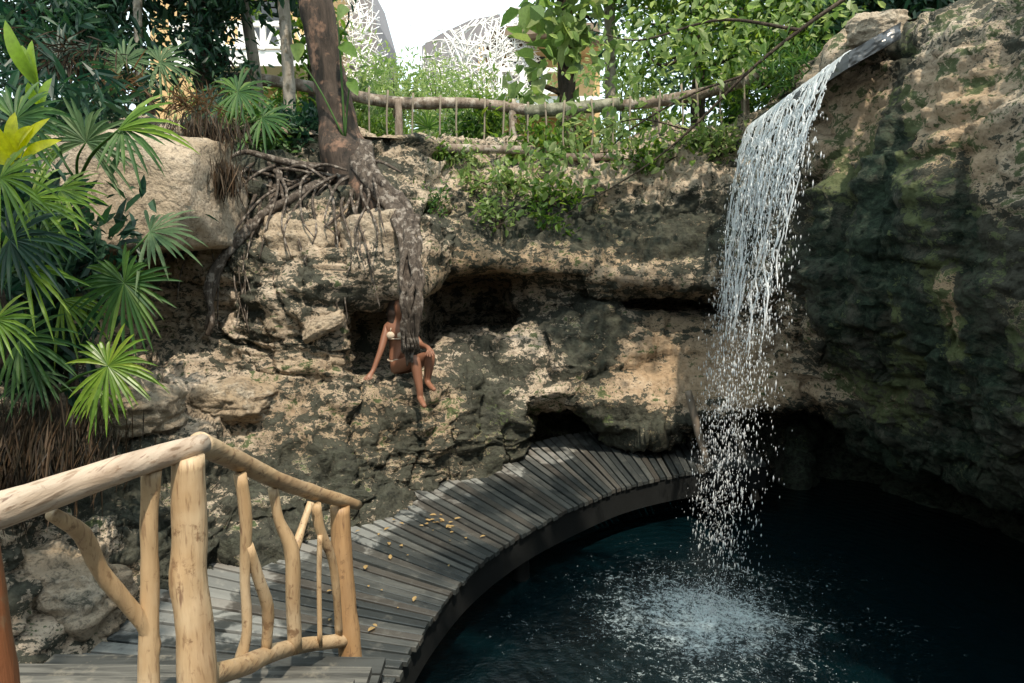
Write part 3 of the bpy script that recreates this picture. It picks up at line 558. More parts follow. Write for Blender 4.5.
def fan(c, out, face, rad, nb=22, spread=300, w0=.034, cup=.12, droop=.15, seed=0):
    """one fan leaf: blades radiating from c; out = middle direction, face = normal"""
    r2 = np.random.default_rng(seed); c = np.asarray(c, float); out = np.asarray(out, float); face = np.asarray(face, float); face /= np.linalg.norm(face)
    out = out-face*out.dot(face); out /= np.linalg.norm(out); sd_ = np.cross(face, out); mb = MB()
    for a in np.linspace(-spread/2, spread/2, nb):
        a = R(a+r2.uniform(-2.5, 2.5)); d_ = out*math.cos(a)+sd_*math.sin(a); s_ = np.cross(face, d_); L = rad*r2.uniform(.68, 1.08)*(1-.18*abs(a)/math.pi)
        bl = d_*1.0+face*r2.uniform(-.05, cup*1.4); bl /= np.linalg.norm(bl); Vv = []
        ks = (0.0, .22, .48, .72, .9, 1.0); ww = (.12, .62, 1.0, .85, .45, .04)
        dp = droop*r2.uniform(.5, 1.8)
        for k_, w_ in zip(ks, ww):
            m_ = c+bl*L*k_+np.array([0, 0, -1.0])*L*dp*k_**2.6; wd = w0*rad*w_*1.0
            Vv += [m_-s_*wd+face*wd*.5, m_, m_+s_*wd+face*wd*.5]
        Fq = []
        for k_ in range(5): Fq += [[k_*3, k_*3+1, k_*3+4, k_*3+3], [k_*3+1, k_*3+2, k_*3+5, k_*3+4]]
        mb.add(Vv, f4=Fq)
    return mb
def palm(label, base, fronds, name='fan_palm', group='fan palms on the left bank'):
    """fronds: (px,py,d, rad, outdeg (photo angle, 0 right, 90 up), faceup, spread, mat, nb)"""
    base = np.asarray(base, float); t = thing(name, label, 'palm', base, group)
    mb = MB(); tube(mb, [base-[0, 0, .25], base+[.02, 0, .12], base+[.0, 0, .3]], [.05, .045, .03], 8, rough=.2); obj('stem', mb, M_TWIG, t)
    for i_, (x, y, d, rad, od, fu, spd, mt, nb) in enumerate(fronds):
        c = W(x, y, d); out = np.array([math.cos(R(od)), -.25*math.sin(R(od)), math.sin(R(od))]); face = np.array([.05, -1.0, fu])
        m_ = fan(c, out, face, rad*.92, int(nb*1.2), spd, droop=.28, seed=int(x*7+y)); fo = obj('frond', m_, mt, t, smooth=False)
        mb = MB(); mid = (base+c)/2+[0, -.05, .15]; tube(mb, [base+[0, 0, .25], mid, c], [.012, .010, .006], 6, n=8); obj('stalk', mb, L_FAN, fo)
    return t
palm('dark green star shaped fan palm in front of the lower rock hollow', W(70, 380, 5.0), [(124, 283, 4.7, .45, -80, .05, 330, L_FAN, 30), (150, 232, 4.9, .44, 20, .9, 200, L_FANG, 15), (62, 300, 4.8, .40, -45, .4, 100, L_FANY, 9)])
palm('light yellow green fan palm lowest on the left bank', W(60, 430, 4.5), [(108, 366, 4.3, .40, 10, .25, 310, L_FANY, 26), (38, 372, 4.4, .30, -110, .6, 230, L_FANG, 15), (98, 388, 4.4, .26, -90, .5, 120, L_FANY, 9)])
palm('grey green fan palm with upright leaves at the rounded block', W(80, 215, 5.6), [(86, 142, 5.4, .50, 75, .05, 250, L_FANG, 26), (118, 130, 5.1, .58, 40, .5, 60, L_FANY, 6), (122, 128, 5.15, .46, -40, .6, 150, L_FAN, 12), (60, 150, 5.3, .36, 190, .4, 120, L_FANY, 9)])
palm('dense dark fan palm at the left edge below the yellow leaves', W(0, 330, 4.6), [(10, 240, 4.3, .48, 10, .5, 240, L_DARK, 18), (30, 200, 4.6, .46, -20, .6, 200, L_FANY, 14), (20, 340, 4.4, .42, 0, .5, 220, L_FAN, 18), (60, 190, 4.9, .40, -10, .7, 160, L_FANY, 12), (25, 268, 4.3, .42, -35, .5, 70, L_FANY, 6)])
palm('bright fan palm leaning in at the far left edge', W(-30, 250, 4.4), [(0, 178, 4.2, .42, -20, .5, 200, L_FANY, 14), (40, 232, 4.5, .40, -20, .6, 200, L_FAN, 16), (-5, 320, 4.0, .34, -40, .6, 180, L_FANY, 14), (15, 120, 4.8, .5, 40, .4, 200, L_FAN, 18)])
palm('small dark fan palm behind the block beside the dark tree trunk', W(225, 160, 8.1), [(238, 92, 8.0, .55, 20, .5, 300, L_FAN, 20), (215, 105, 8.0, .5, 160, .4, 240, L_DARK, 18), (262, 118, 7.9, .5, -20, .7, 220, L_FAN, 16)], group=None)
palm('small fan palm high behind the grey green palm, under the dark canopy', W(150, 120, 8.0), [(125, 62, 7.8, .5, 110, .4, 280, L_FANG, 20), (160, 62, 8.0, .5, 20, .5, 240, L_FANG, 18), (60, 60, 7.6, .6, 120, .4, 260, L_DARK, 18)], group=None)
palm('spiky palm in the middle behind the fence rails', W(430, 160, 10.8), [(428, 128, 10.8, .5, 90, .1, 230, L_MID, 18), (445, 140, 10.7, .4, 40, .4, 200, L_FAN, 14), (408, 138, 10.7, .4, 140, .4, 200, L_LITE, 14)], group=None)

# broad-leaved plants
def broad(label, base, specs, mat, wr=.22, cat='plant', name='broad_leaf_plant', group=None):
    """specs: base px,py,d tip px,py,d, width"""
    base = np.asarray(base, float); t = thing(name, label, cat, base, group)
    for i_, (a, b, wd) in enumerate(specs):
        a = W(*a); b = W(*b); mb = MB(); m_ = 9; d_ = b-a; L = np.linalg.norm(d_); d_ /= L; s_ = np.cross(d_, [0, -1.0, .3]); s_ /= np.linalg.norm(s_); u = np.cross(s_, d_); Vv = []
        for k_ in range(m_+1):
            f = k_/m_; w_ = wd*math.sin(math.pi*min(1, f*.96+.04))**.7; c = a+d_*L*f+u*math.sin(f*3.14)*L*.10
            Vv += [c-s_*w_+u*w_*.4, c, c+s_*w_+u*w_*.4]
        Fq = []
        for k_ in range(m_): Fq += [[k_*3, k_*3+1, k_*3+4, k_*3+3], [k_*3+1, k_*3+2, k_*3+5, k_*3+4]]
        mb.add(Vv, f4=Fq); lf = obj('leaf', mb, mat[i_ % len(mat)], t)
        mb = MB(); tube(mb, [base, (base+a)/2+[0, 0, .05], a], [.012, .010, .007], 6, n=7); obj('stalk', mb, L_FAN, lf)
    return t
broad('plant with bright yellow broad leaves at the left edge', W(10, 215, 4.5), [((20, 158, 4.4), (50, 118, 4.3), .035), ((18, 158, 4.4), (15, 112, 4.4), .045), ((16, 160, 4.4), (-12, 118, 4.3), .05), ((14, 164, 4.3), (-20, 150, 4.2), .04), ((22, 162, 4.4), (62, 140, 4.3), .035), ((18, 150, 4.4), (34, 126, 4.3), .04)], [L_YEL])
broad('tall yellow green strap leaved plant at the upper left corner', W(42, 150, 5.2), [((36, 85, 5.2), (5, 20, 5.1), .05), ((36, 85, 5.2), (22, 45, 5.2), .05), ((38, 86, 5.2), (32, 40, 5.2), .035), ((40, 105, 5.2), (28, 82, 5.1), .04), ((42, 110, 5.2), (52, 78, 5.2), .035)], [L_FANY])
def clumpy(px_, py_, d, n, L, lm, label, up=.4, name='bromeliad', wr=.06, droop=.12, spread=.15, group=None, hv=None):
    c = W(px_, py_, d); t = thing(name, label, 'plant', c, group); mb = MB(); D = rdir(n, up)
    if hv is not None: D = D*.35+np.array(hv); 
    P = c+rng.normal(size=(n, 3))*np.array([spread, spread*.5, spread*.4]); leaves(mb, P, D, rdir(n, 2), L*rng.uniform(.6, 1.2, n), wr, .3, droop); obj('foliage', mb, lm, t, smooth=False); return t
clumpy(192, 105, 7.0, 170, .24, L_BROM, 'reddish brown spiky plant on the right shoulder of the rounded block', spread=.13)
clumpy(208, 122, 6.9, 420, .26, L_DRY, 'dark dry leaves hanging over the right side of the rounded block', name='dry_plant', hv=(.1, -.2, -1.0), spread=.17, wr=.035)
clumpy(216, 165, 6.7, 400, .30, L_DRY, 'dark dead leaves hanging lower right of the rounded block', name='dry_plant', hv=(0, -.1, -1.0), spread=.12, wr=.035)
clumpy(110, 84, 7.4, 110, .26, L_BROM, 'brown spiky plant among the palms behind the block', spread=.16)
clumpy(70, 50, 7.6, 120, .34, L_DRY, 'dry brown leaf clump under the dark canopy at upper left', name='dry_plant', spread=.2, hv=(0, -.2, -.3))
clumpy(30, 432, 4.5, 1300, .28, L_DRY, 'skirt of dead brown palm leaves hanging on the lower left bank', name='dry_plant', hv=(0, -.4, -1.0), spread=.26, wr=.035)
clumpy(-10, 440, 4.2, 900, .34, L_DRY, 'dead brown leaves at the far left edge of the bank', name='dry_plant', hv=(0, -.4, -1.0), spread=.24, wr=.035)

# main tree with roots over the rock
tb = W(345, 165, 8.35); mt = thing('tree', 'large leaning tree with red brown bark on the cliff rim above the seated person', 'tree', tb)
mb = MB(); tube(mb, [W(283, -330, 8.2), W(298, -160, 8.15), W(314, -10, 8.1), W(326, 60, 8.1), W(337, 115, 8.1), W(343, 150, 8.05), W(360, 185, 7.85), W(382, 212, 7.5)], [.17, .18, .19, .18, .20, .27, .26, .12], 28, n=90, rough=.16, rs=4, seed=5)
trunk = obj('trunk', mb, M_BARK, mt)
def root(pts, rad, mat=M_ROOT, seg=8, rough=.25):
    mb = MB(); tube(mb, [W(*p) for p in pts], rad, seg, rough=rough, rs=10, seed=int(pts[0][0])); obj('root', mb, mat, mt)
for k_ in range(8):   # bundle down to the seated person
    a = k_/8.0; j_ = lambda s=5: random.uniform(-s, s)
    root([(345+a*22, 150+j_(), 7.95), (366+a*16+j_(), 180+j_(), 7.6-.1*a), (388+a*18+j_(), 205, 7.3), (399+a*16+j_(), 232, 7.05), (404+a*14+j_(4), 262, 6.85), (405+a*13+j_(3), 292, 6.74), (405+a*10+j_(2), 318, 6.74), (405+a*9+j_(2), 345, 6.78), (405+a*7+j_(3), 360+j_(8), 6.80)], [.085, .065, .05, .036, .034, .034, .030, .026, .010], rough=.5)
for s_ in range(9):
    x = 404+s_*1.9; root([(x, 215, 7.15), (x+random.uniform(-7, 7), 245, 6.88), (x+random.uniform(-7, 7), 275, 6.7), (x+random.uniform(-7, 7), 300, 6.62), (x+random.uniform(-7, 7), 325, 6.66), (x, 350, 6.72)], [.02, .024, .022, .024, .02, .008], seg=7, rough=.6)
root([(330, 168, 8.0), (300, 165, 7.8), (270, 158, 7.7), (245, 152, 7.6), (225, 160, 7.5)], [.06, .045, .035, .025, .012])
root([(335, 180, 7.9), (310, 188, 7.5), (290, 200, 7.3), (262, 215, 7.2), (240, 245, 7.1), (222, 262, 6.95), (205, 330, 6.8)], [.06, .05, .045, .05, .045, .035, .015])
root([(255, 222, 7.1), (230, 250, 7.0), (215, 268, 6.9), (208, 290, 6.85), (212, 320, 6.8), (207, 335, 6.8)], [.06, .05, .045, .04, .03, .02])
for s_ in range(46):
    x0 = random.uniform(250, 370); y0 = random.uniform(160, 190); x1 = x0-random.uniform(-20, 70); y1 = y0+random.uniform(40, 130)
    root([(x0, y0, 7.9), ((x0+x1)/2+random.uniform(-15, 15), (y0+y1)/2-10, 7.35), (x1, (y0+y1)/2+25, 7.05), (x1+random.uniform(-12, 12), y1+20, 6.9)], [random.uniform(.015, .032), .015, .01, .005], seg=6)
for s_ in range(8):
    x0 = 225+s_*18; root([(x0, 175+random.uniform(-8, 8), 7.8), (x0+25, 172+random.uniform(-12, 12), 7.7), (x0+50, 180+random.uniform(-10, 10), 7.6)], [.018, .022, .012], seg=6)
mbc, cc = crown_mb(W(285, -420, 8.2), (2.2, 2.0, 1.0), 2600, .16, 26, .22); 
for c_, h_, n_, sz_ in (((1.6, 5.2, 7.0), (1.5, 1.0, .5), 800, .15),):  # unseen crown cluster, added to dapple the middle ledge wall
    m_, cc_ = crown_mb(c_, h_, n_, sz_, 22, .16); [mbc.add(v, f4=f) for v, f in zip(m_.v, m_.f4)]
    mb = MB(); tube(mb, [W(298, -160, 8.15), (np.array(W(298, -160, 8.15))+c_)/2+[0, 0, .5], np.array(c_)], [.10, .06, .02], 8, rough=.1); obj('limb', mb, M_BARK, mt)
obj('crown', mbc, L_MID, mt, smooth=False)
# big leaves climbing on the trunk
broad('climbing plant with large yellow green leaves on the leaning tree trunk', W(345, 140, 7.85), [((338, 22, 7.8), (350, 10, 7.6), .10), ((340, 45, 7.8), (358, 58, 7.6), .07), ((300, 58, 7.8), (290, 45, 7.6), .10), ((350, 80, 7.8), (358, 96, 7.6), .06)], [L_LITE, L_MID])

# background trees
def up(px_, py_, d, zz=3.5): p = W(px_, py_, d); p[2] = zz; return p
tree('tree', 'dark leafed tree filling the upper left corner', 'tree', [up(20, 80, 10), W(30, 20, 10), W(40, -60, 10)], [.14, .12, .08], [(W(30, 20, 10), (1.9, 1.0, .8), 2000, .17, 26, .17), (W(60, -70, 10), (2.2, 1.2, .8), 2600, .22, 20, .24)], L_DARK)
tree('tree', 'straight slender grey trunk tree behind the rounded block', 'tree', [up(138, 90, 9), W(138, 30, 9), W(139, -80, 9)], [.055, .05, .045], [(W(132, 5, 10.5), (1.0, .8, .8), 800, .15, 16, .25), (W(140, -120, 9.2), (1.4, 1.0, .6), 1500, .18, 16, .25)], L_DARK, M_PALE)
tree('tree', 'tree with a vine covered dark trunk left of the leaning tree', 'tree', [up(205, 90, 9.5), W(203, 30, 9.5), W(196, -60, 9.5)], [.13, .12, .10], [(W(212, 30, 9.3), (.42, .4, 1.0), 1500, .12, 16, .28), (W(190, -40, 9.6), (1.4, 1.0, .6), 1800, .18, 16, .25)], L_DARK)
tree('tree', 'thin tree leaning left between the vine covered and pale trunks', 'tree', [up(262, 90, 9.8), W(252, 50, 9.8), W(236, -30, 9.8)], [.085, .08, .06], [(W(240, -75, 9.8), (.9, .8, .4), 500, .16)], L_DARK, M_PALE)
tree('tree', 'pale mottled slender trunk just left of the leaning tree', 'tree', [up(290, 110, 9.2), W(287, 50, 9.2), W(279, -50, 9.2)], [.085, .075, .07], [(W(280, -60, 9.3), (1.2, .8, .5), 1200, .15)], L_DARK, M_PALE)
tree('tree', 'tree with drooping leaves between the pale and leaning trunks', 'tree', [up(312, 120, 11), W(310, 40, 11), W(308, -40, 11)], [.05, .05, .04], [(W(306, 20, 11), (.35, .4, .9), 500, .18), (W(228, -10, 11), (.6, .5, .3), 200, .18)], L_MID)
tree('tree', 'tree hung with large vine leaves in the middle beyond the fence', 'tree', [up(568, 110, 10.4), W(566, 50, 10.4), W(562, -60, 10.4)], [.13, .12, .11], [(W(556, 28, 10.2), (.70, .5, .95), 170, .32, 16, .3, .75), (W(590, -60, 10.2), (1.2, .8, .5), 400, .26, 16, .3, .7)], L_LITE, M_BARK)
tree('tree', 'slender pale trunk right of the vine hung tree', 'tree', [up(612, 110, 10.8), W(610, 50, 10.8), W(608, -60, 10.8)], [.085, .08, .08], [(W(650, -30, 10.8), (1.4, .8, .6), 1500, .15)], L_MID, M_PALE)
tree('tree', 'brown thin trunk tree right of the fence middle, crowned with fine leaves', 'tree', [up(697, 135, 10.5), W(700, 60, 10.5), W(706, -40, 10.5)], [.11, .10, .08], [(W(700, 30, 10.3), (1.5, .9, .85), 2200, .11, 24, .2), (W(720, -40, 10.3), (1.7, .9, .6), 1600, .12, 20, .2)], L_MID, M_BARK)
tree('tree', 'bushy green tree behind the waterfall lip', 'tree', [up(790, 80, 9.6), W(800, 20, 9.6), W(810, -50, 9.6)], [.10, .09, .07], [(W(790, 55, 9.4), (1.1, .7, .65), 2200, .11, 20, .22), (W(800, -30, 9.4), (1.4, .8, .7), 1800, .15, 20, .22)], L_MID)
tree('tree', 'dark bushy tree at the upper right behind the cliff rim', 'tree', [up(920, 20, 8.6, 3.9), W(920, -20, 8.6), W(925, -80, 8.6)], [.16, .15, .12], [(W(900, 15, 8.8), (1.3, .8, .55), 2600, .15, 20, .25), (W(960, -20, 8.3), (1.2, .8, .5), 2000, .15, 20, .25)], L_DARK)
tree('tree', 'broad dark green tree far behind the right half of the fence', 'tree', [up(740, 120, 14), W(740, 40, 14), W(740, -60, 14)], [.2, .18, .12], [(W(700, 40, 14), (2.6, 1.2, 1.4), 3000, .16, 30, .16), (W(830, 20, 13), (2.2, 1.2, 1.4), 2800, .16, 30, .16)], L_DARK)
tree('tree', 'unseen tree leaning from the right rim, added to shade the pool and lower cliff', 'tree', [np.array([5.2, -1.0, 3.8]), np.array([4.9, -.4, 5.2]), np.array([3.8, .8, 6.4])], [.16, .13, .08], [((3.0, 1.5, 6.6), (1.7, 1.2, .5), 1900, .15, 22, .14), ((1.4, 1.2, 6.6), (.8, 1.1, .4), 1500, .15, 14, .16), ((1.6, 2.5, 6.7), (.7, .8, .4), 900, .15, 12, .16)], L_MID)  # out of view; crowns placed along the sun line to shade pool and deck edge
tree('tree', 'unseen tree leaning from the left rim, added to shade the palms and lower bank', 'tree', [np.array([-5.2, .2, 3.7]), np.array([-4.6, .8, 5.2]), np.array([-3.4, 1.6, 6.4])], [.14, .11, .07], [((-2.7, 2.1, 6.7), (1.2, 1.0, .5), 1500, .15, 18, .16), ((-1.8, .4, 6.6), (.8, .7, .3), 1000, .15, 12, .16)], L_MID)  # out of view; crowns placed along the sun line to shade the left bank
# overhanging branch in front of the fence
br = thing('tree_branch', 'long dark thin branch slanting down across the fence in front of the rim', 'branch', W(880, -20, 7.6))
mb = MB(); tube(mb, [W(880, -25, 7.6), W(800, 30, 7.8), W(745, 75, 8.0), W(690, 130, 8.2), W(640, 170, 8.3), W(565, 215, 8.4)], [.024, .021, .018, .014, .010, .005], 8); tube(mb, [W(745, 75, 8.0), W(690, 95, 8.2), W(630, 130, 8.4), W(600, 160, 8.5)], [.016, .013, .010, .004], 6)
tube(mb, [W(800, 30, 7.8), W(720, 20, 8.0), W(640, 40, 8.2), W(590, 30, 8.2)], [.02, .016, .010, .004], 6); tube(mb, [W(690, 130, 8.2), W(630, 120, 8.3), W(560, 150, 8.4)], [.012, .008, .003], 6); obj('limb', mb, M_TWIG, br)
mb = MB()
for (x, y, n_, sx_, sy_) in ((640, 60, 230, 40, 30), (700, 40, 230, 50, 30), (600, 135, 110, 30, 20), (560, 170, 90, 30, 18), (650, 130, 70, 30, 18), (760, 30, 200, 40, 25), (540, 150, 60, 22, 20), (830, 10, 120, 30, 15)):
    P = np.array([W(x+rng.normal()*sx_, y+rng.normal()*sy_, 8.3+rng.normal()*.25) for _ in range(n_)]); leaves(mb, P, rdir(n_, -.6), rdir(n_, 1.2), .115*rng.uniform(.5, 1.3, n_), .6, .15, .2)
obj('leaves', mb, L_LITE, br, smooth=False)

# shrubs along and beyond the fence
sh = [(395, 100, 13, (.9, .6, .75), 1200, .13, L_LITE, 'pale airy shrub just right of the leaning trunk, beyond the fence', .3),
 (350, 120, 11, (.6, .5, .6), 700, .13, L_LITE, 'shrub half hidden behind the leaning trunk, at the fence end', .4),
 (440, 105, 15, (1.1, .8, .7), 1200, .14, L_LITE, 'pale willowy shrub under the lattice screen in the middle', .25),
 (480, 112, 13, (.9, .6, .6), 1100, .13, L_LITE, 'feathery light green shrub below the brown eave', .3),
 (390, 135, 10.6, (.55, .4, .35), 700, .12, L_MID, 'low green shrub between the rails right of the leaning trunk', .4),
 (465, 138, 10.4, (.5, .4, .4), 800, .12, L_FAN, 'dark green low shrub between the fence rails in the middle', .4),
 (505, 130, 10.2, (.5, .4, .55), 800, .13, L_MID, 'upright green shrub left of the mossy log', .35),
 (540, 150, 9.6, (.5, .35, .35), 350, .12, L_MID, 'leafy shrub hanging at the rim under the mossy log', .55),
 (590, 135, 10.0, (.5, .4, .3), 350, .12, L_LITE, 'light green shrub beneath the right end of the mossy log', .5),
 (640, 138, 10.2, (.6, .4, .3), 450, .12, L_MID, 'green shrub under the rising fence log', .45),
 (735, 120, 9.8, (.5, .4, .35), 600, .13, L_FAN, 'dark leafy shrub at the right end of the fence', .35),
 (820, 70, 8.0, (.55, .35, .35), 900, .15, L_FAN, 'grassy leaved shrub just behind the waterfall lip', .18),
 (250, 135, 8.6, (.6, .4, .4), 1300, .13, L_FAN, 'dense dark shrub left of the trunk base', .4),
 (290, 125, 8.7, (.45, .35, .35), 800, .12, L_DARK, 'dark small leafed shrub touching the trunk base', .45),
 (300, 108, 11, (.7, .5, .35), 450, .15, L_MID, 'green shrub in the gap between the pale trunk and the leaning trunk', .35),
 (430, 212, 8.5, (.22, .18, .30), 500, .07, L_FAN, 'small dark bush growing on the rock face right of the hanging roots', .35),
 (495, 215, 8.5, (.30, .15, .22), 160, .08, L_LITE, 'light green creeper on the cliff face below the fence', .6),
 (545, 222, 8.5, (.40, .15, .18), 150, .08, L_MID, 'green creeper on the cliff face in the middle', .6),
 (500, 180, 9.0, (.5, .2, .15), 350, .10, L_LITE, 'sparse light plant at the rim in the middle', .5),
 (560, 195, 8.9, (.45, .2, .15), 350, .09, L_MID, 'sparse creeper at the rim under the slanting branch', .5),
 (297, 525, 5.75, (.16, .12, .20), 130, .10, L_FAN, 'small green plant at the cliff foot seen through the railing', .5),
 (50, 250, 5.5, (.7, .4, .5), 900, .22, L_DARK, 'dark leafy shrub behind the palms at the left edge', .3),
 (10, 360, 5.0, (.6, .4, .5), 900, .20, L_DARK, 'dark shrub low on the left bank behind the palms', .3),
 (60, 150, 6.6, (.8, .4, .5), 1000, .24, L_DARK, 'dark shrub between the grey green palm and the yellow leaves', .25),
 (100, 60, 8.8, (1.0, .5, .5), 1500, .2, L_DARK, 'dark broad shrub beneath the upper left canopy', .3),
 (415, 118, 18, (1.6, 1.2, .8), 1000, .2, L_LITE, 'far pale shrub in front of the lattice screen', .3),
 (365, 95, 16, (1.2, 1.0, .8), 900, .18, L_LITE, 'far pale shrub below the left lattice house', .3),
 (410, 158, 9.2, (.45, .2, .16), 450, .09, L_MID, 'low green plants at the rim just right of the trunk roots', .4),
 (455, 160, 9.3, (.4, .2, .18), 450, .09, L_LITE, 'low light plants at the rim under the lower rail', .4),
 (655, 152, 9.1, (.55, .2, .22), 520, .10, L_MID, 'green plants spilling over the rim right of the slanting branch', .45),
 (715, 138, 9.0, (.45, .2, .22), 450, .10, L_LITE, 'light green plants spilling over the rim beside the waterfall', .45),
 (620, 80, 15, (1.6, 1.0, 1.0), 1600, .18, L_LITE, 'far light bush seen between the middle trunks', .3),
 (240, 112, 13, (1.2, .8, .5), 900, .16, L_LITE, 'far light bush below the white balcony', .3)]
for (x, y, d, h, n_, sz, lm, lb, wr) in sh: shrub(x, y, d, h, n_, sz, lm, lb, wr=wr)

# rim fence
fe = thing('log_fence', 'rustic log fence with lashed cords along the cliff rim', 'fence', W(480, 155, 9.9))
def flog(name, pts, rad, mat, seed): 
    mb = MB(); tube(mb, [W(*p) for p in pts], rad, 12, rough=.15, rs=5, seed=seed); return obj(name, mb, mat, fe)
flog('handrail', [(225, 78, 9.9), (280, 82, 9.9), (345, 94, 9.9), (400, 103, 9.9), (470, 103, 9.9), (535, 111, 9.8)], [.085, .08, .075, .085, .075, .07], M_FENCE, 1)
flog('handrail', [(525, 112, 9.7), (575, 108, 9.7), (622, 104, 9.7)], [.085, .085, .085], M_FENCE2, 2)
flog('handrail', [(615, 106, 9.8), (680, 98, 9.5), (730, 86, 9.2), (766, 72, 8.9)], [.07, .075, .075, .07], M_FENCE, 3)
flog('lower_rail', [(352, 142, 9.25), (410, 147, 9.25), (470, 149, 9.25), (530, 150, 9.3)], [.06, .06, .06, .05], M_FENCE, 4)
flog('lower_rail', [(225, 135, 9.6), (300, 142, 9.6), (350, 146, 9.7)], [.05, .05, .05], M_FENCE, 5)
flog('lower_rail', [(525, 157, 9.6), (620, 156, 9.6), (700, 145, 9.4), (760, 128, 9.1)], [.05, .05, .05, .05], M_FENCE, 6)
for x in (398, 512, 655, 745): flog('post', [(x, 100, 9.85-(x > 700)*.6), (x+1, 130, 9.8-(x > 700)*.6), (x, 170, 9.8-(x > 700)*.6)], [.05, .055, .055], M_FENCE, x)
M_CORD = simple('cord', (.20, .17, .13), .9, .2)
for x in list(range(370, 760, 22)):
    yt = np.interp(x, [345, 430, 535, 622, 766], [91, 102, 110, 103, 70]); yb = np.interp(x, [345, 530, 620, 760], [147, 157, 157, 128]); d = np.interp(x, [345, 622, 766], [9.78, 9.58, 8.75]); x += random.uniform(-5, 5)
    mb = MB(); tube(mb, [W(x, yt-7, d), W(x+random.uniform(-2, 2), (yt+yb)/2, d-.02), W(x+random.uniform(-3, 3), yb+5, d-.04)], [.016, .012, .013], 6, n=8); obj('cord', mb, M_CORD, fe)

# background houses
M_LATG = simple('grey_wall', (.20, .19, .20), .9, .2, 2); M_WHT = simple('white_paint', (.78, .77, .75), .6, .05); M_THATCH = simple('brown_thatch', (.20, .155, .115), .95, .5, 3, bump=1.0); M_OCH = simple('ochre_wall', (.50, .34, .17), .9, .15, 2); M_GLASS = simple('dark_window', (.05, .055, .06), .1, .1)
def lattice(x0, x1, y0, y1, d, n_, parent, top=None, curve=2.0):
    mb = MB(); r3 = np.random.default_rng(int(x0)); xc = (x0+x1)/2
    def pt(x, y):
        return W(x, y, d+curve*((x-xc)/(x1-x0)*2)**2)
    k_ = 0
    while k_ < n_:
        x = r3.uniform(x0, x1); y = r3.uniform(y0, y1)
        if top and y < top(x): continue
        a = r3.uniform(0, math.pi); L = r3.uniform(8, 22); xa, ya, xb, yb = x-math.cos(a)*L, y-math.sin(a)*L, x+math.cos(a)*L, y+math.sin(a)*L
        if top and (ya < top(xa)-3 or yb < top(xb)-3): k_ += 1; continue
        xa, xb = np.clip([xa, xb], x0, x1); tube(mb, [pt(xa, ya), pt((xa+xb)/2, (ya+yb)/2)+r3.normal(size=3)*.05, pt(xb, yb)], .017, 4, n=4); k_ += 1
    obj('lattice_screen', mb, M_WHT, parent)
def wallpoly(name, pts, d, thick, mat, parent):
    A_ = [W(x, y, d) for x, y in pts]; B_ = [p+[0, thick, 0] for p in A_]; n_ = len(pts); mb = MB()
    mb.add(A_+B_, fn=[list(range(n_)), list(range(n_, 2*n_))[::-1]]+[[i_, i_+n_, (i_+1) % n_+n_, (i_+1) % n_] for i_ in range(n_)]); return obj(name, mb, mat, parent, smooth=False)
h1 = thing('house', 'house with a white lattice screen and brown thatched eave beyond the fence', 'house', up(490, 130, 24))
topf = lambda x: np.interp(x, [410, 430, 460, 500, 545], [60, 34, 20, 10, 4])
wallpoly('wall', [(422, 46), (440, 34), (470, 20), (500, 14), (500, 140), (422, 140)], 25.2, 4, M_LATG, h1)
wallpoly('side_wall', [(478, 44), (600, 40), (600, 140), (478, 140)], 25.0, 5, M_OCH, h1)
lattice(415, 540, 4, 108, 22.6, 520, h1, topf, 1.5)
rf_ = wallpoly('roof', [(482, 36), (506, 26), (600, 22), (600, 32), (540, 33), (506, 36), (484, 42)], 22.9, 5, M_THATCH, h1)
for q_, (a_, b_) in enumerate((((486, 43), (604, 40)), ((490, 48), (604, 46)))):
    wallpoly('eave', [(a_[0], a_[1]-4), (b_[0], b_[1]-5), (b_[0], b_[1]+1), (a_[0]+4, a_[1]+1)], 23.4+q_*.5, 4, (M_THATCH, M_OCH)[q_], rf_)
wallpoly('window', [(508, 56), (545, 56), (545, 92), (508, 92)], 24.9, .08, M_GLASS, h1)
mb = MB()
for x in (500, 522, 545): bar(mb, W(x, 68, 22.8), W(x, 96, 22.8), .14)
bar(mb, W(494, 70, 22.8), W(560, 70, 22.8), .12); bar(mb, W(494, 92, 22.8), W(560, 92, 22.8), .12)
obj('balcony_railing', mb, M_WHT, h1, smooth=False)
wallpoly('balcony', [(488, 96), (600, 96), (600, 106), (488, 106)], 22.9, 2.0, M_WHT, h1)
h2 = thing('house', 'house with a white balcony seen between the trunks at upper left', 'house', up(270, 130, 20))
wallpoly('wall', [(150, -60), (330, -60), (330, 120), (150, 120)], 21.0, 4, M_OCH, h2)
wallpoly('window', [(244, 0), (290, 0), (290, 48), (244, 48)], 20.95, .06, M_GLASS, h2)
wallpoly('balcony', [(170, 50), (318, 50), (318, 66), (170, 66)], 18.8, 2.2, M_WHT, h2)
mb = MB(); bar(mb, W(170, 24, 18.8), W(318, 24, 18.8), .12); bar(mb, W(170, 47, 18.8), W(318, 47, 18.8), .10)
for x in range(175, 318, 22): bar(mb, W(x, 24, 18.8), W(x, 50, 18.8), .12); bar(mb, W(x+3, 46, 18.8), W(x+11, 27, 18.8), .06); bar(mb, W(x+19, 46, 18.8), W(x+11, 27, 18.8), .06)
obj('balcony_railing', mb, M_WHT, h2, smooth=False)
h3 = thing('house', 'house behind a dense white lattice screen just right of the leaning trunk', 'house', up(355, 130, 22))
wallpoly('wall', [(325, -50), (362, -30), (376, 20), (380, 140), (325, 140)], 23.4, 4, M_LATG, h3)
lattice(322, 388, -40, 105, 22.0, 300, h3, lambda x: np.interp(x, [322, 362, 378, 388], [-60, -30, 10, 50]), 1.2)

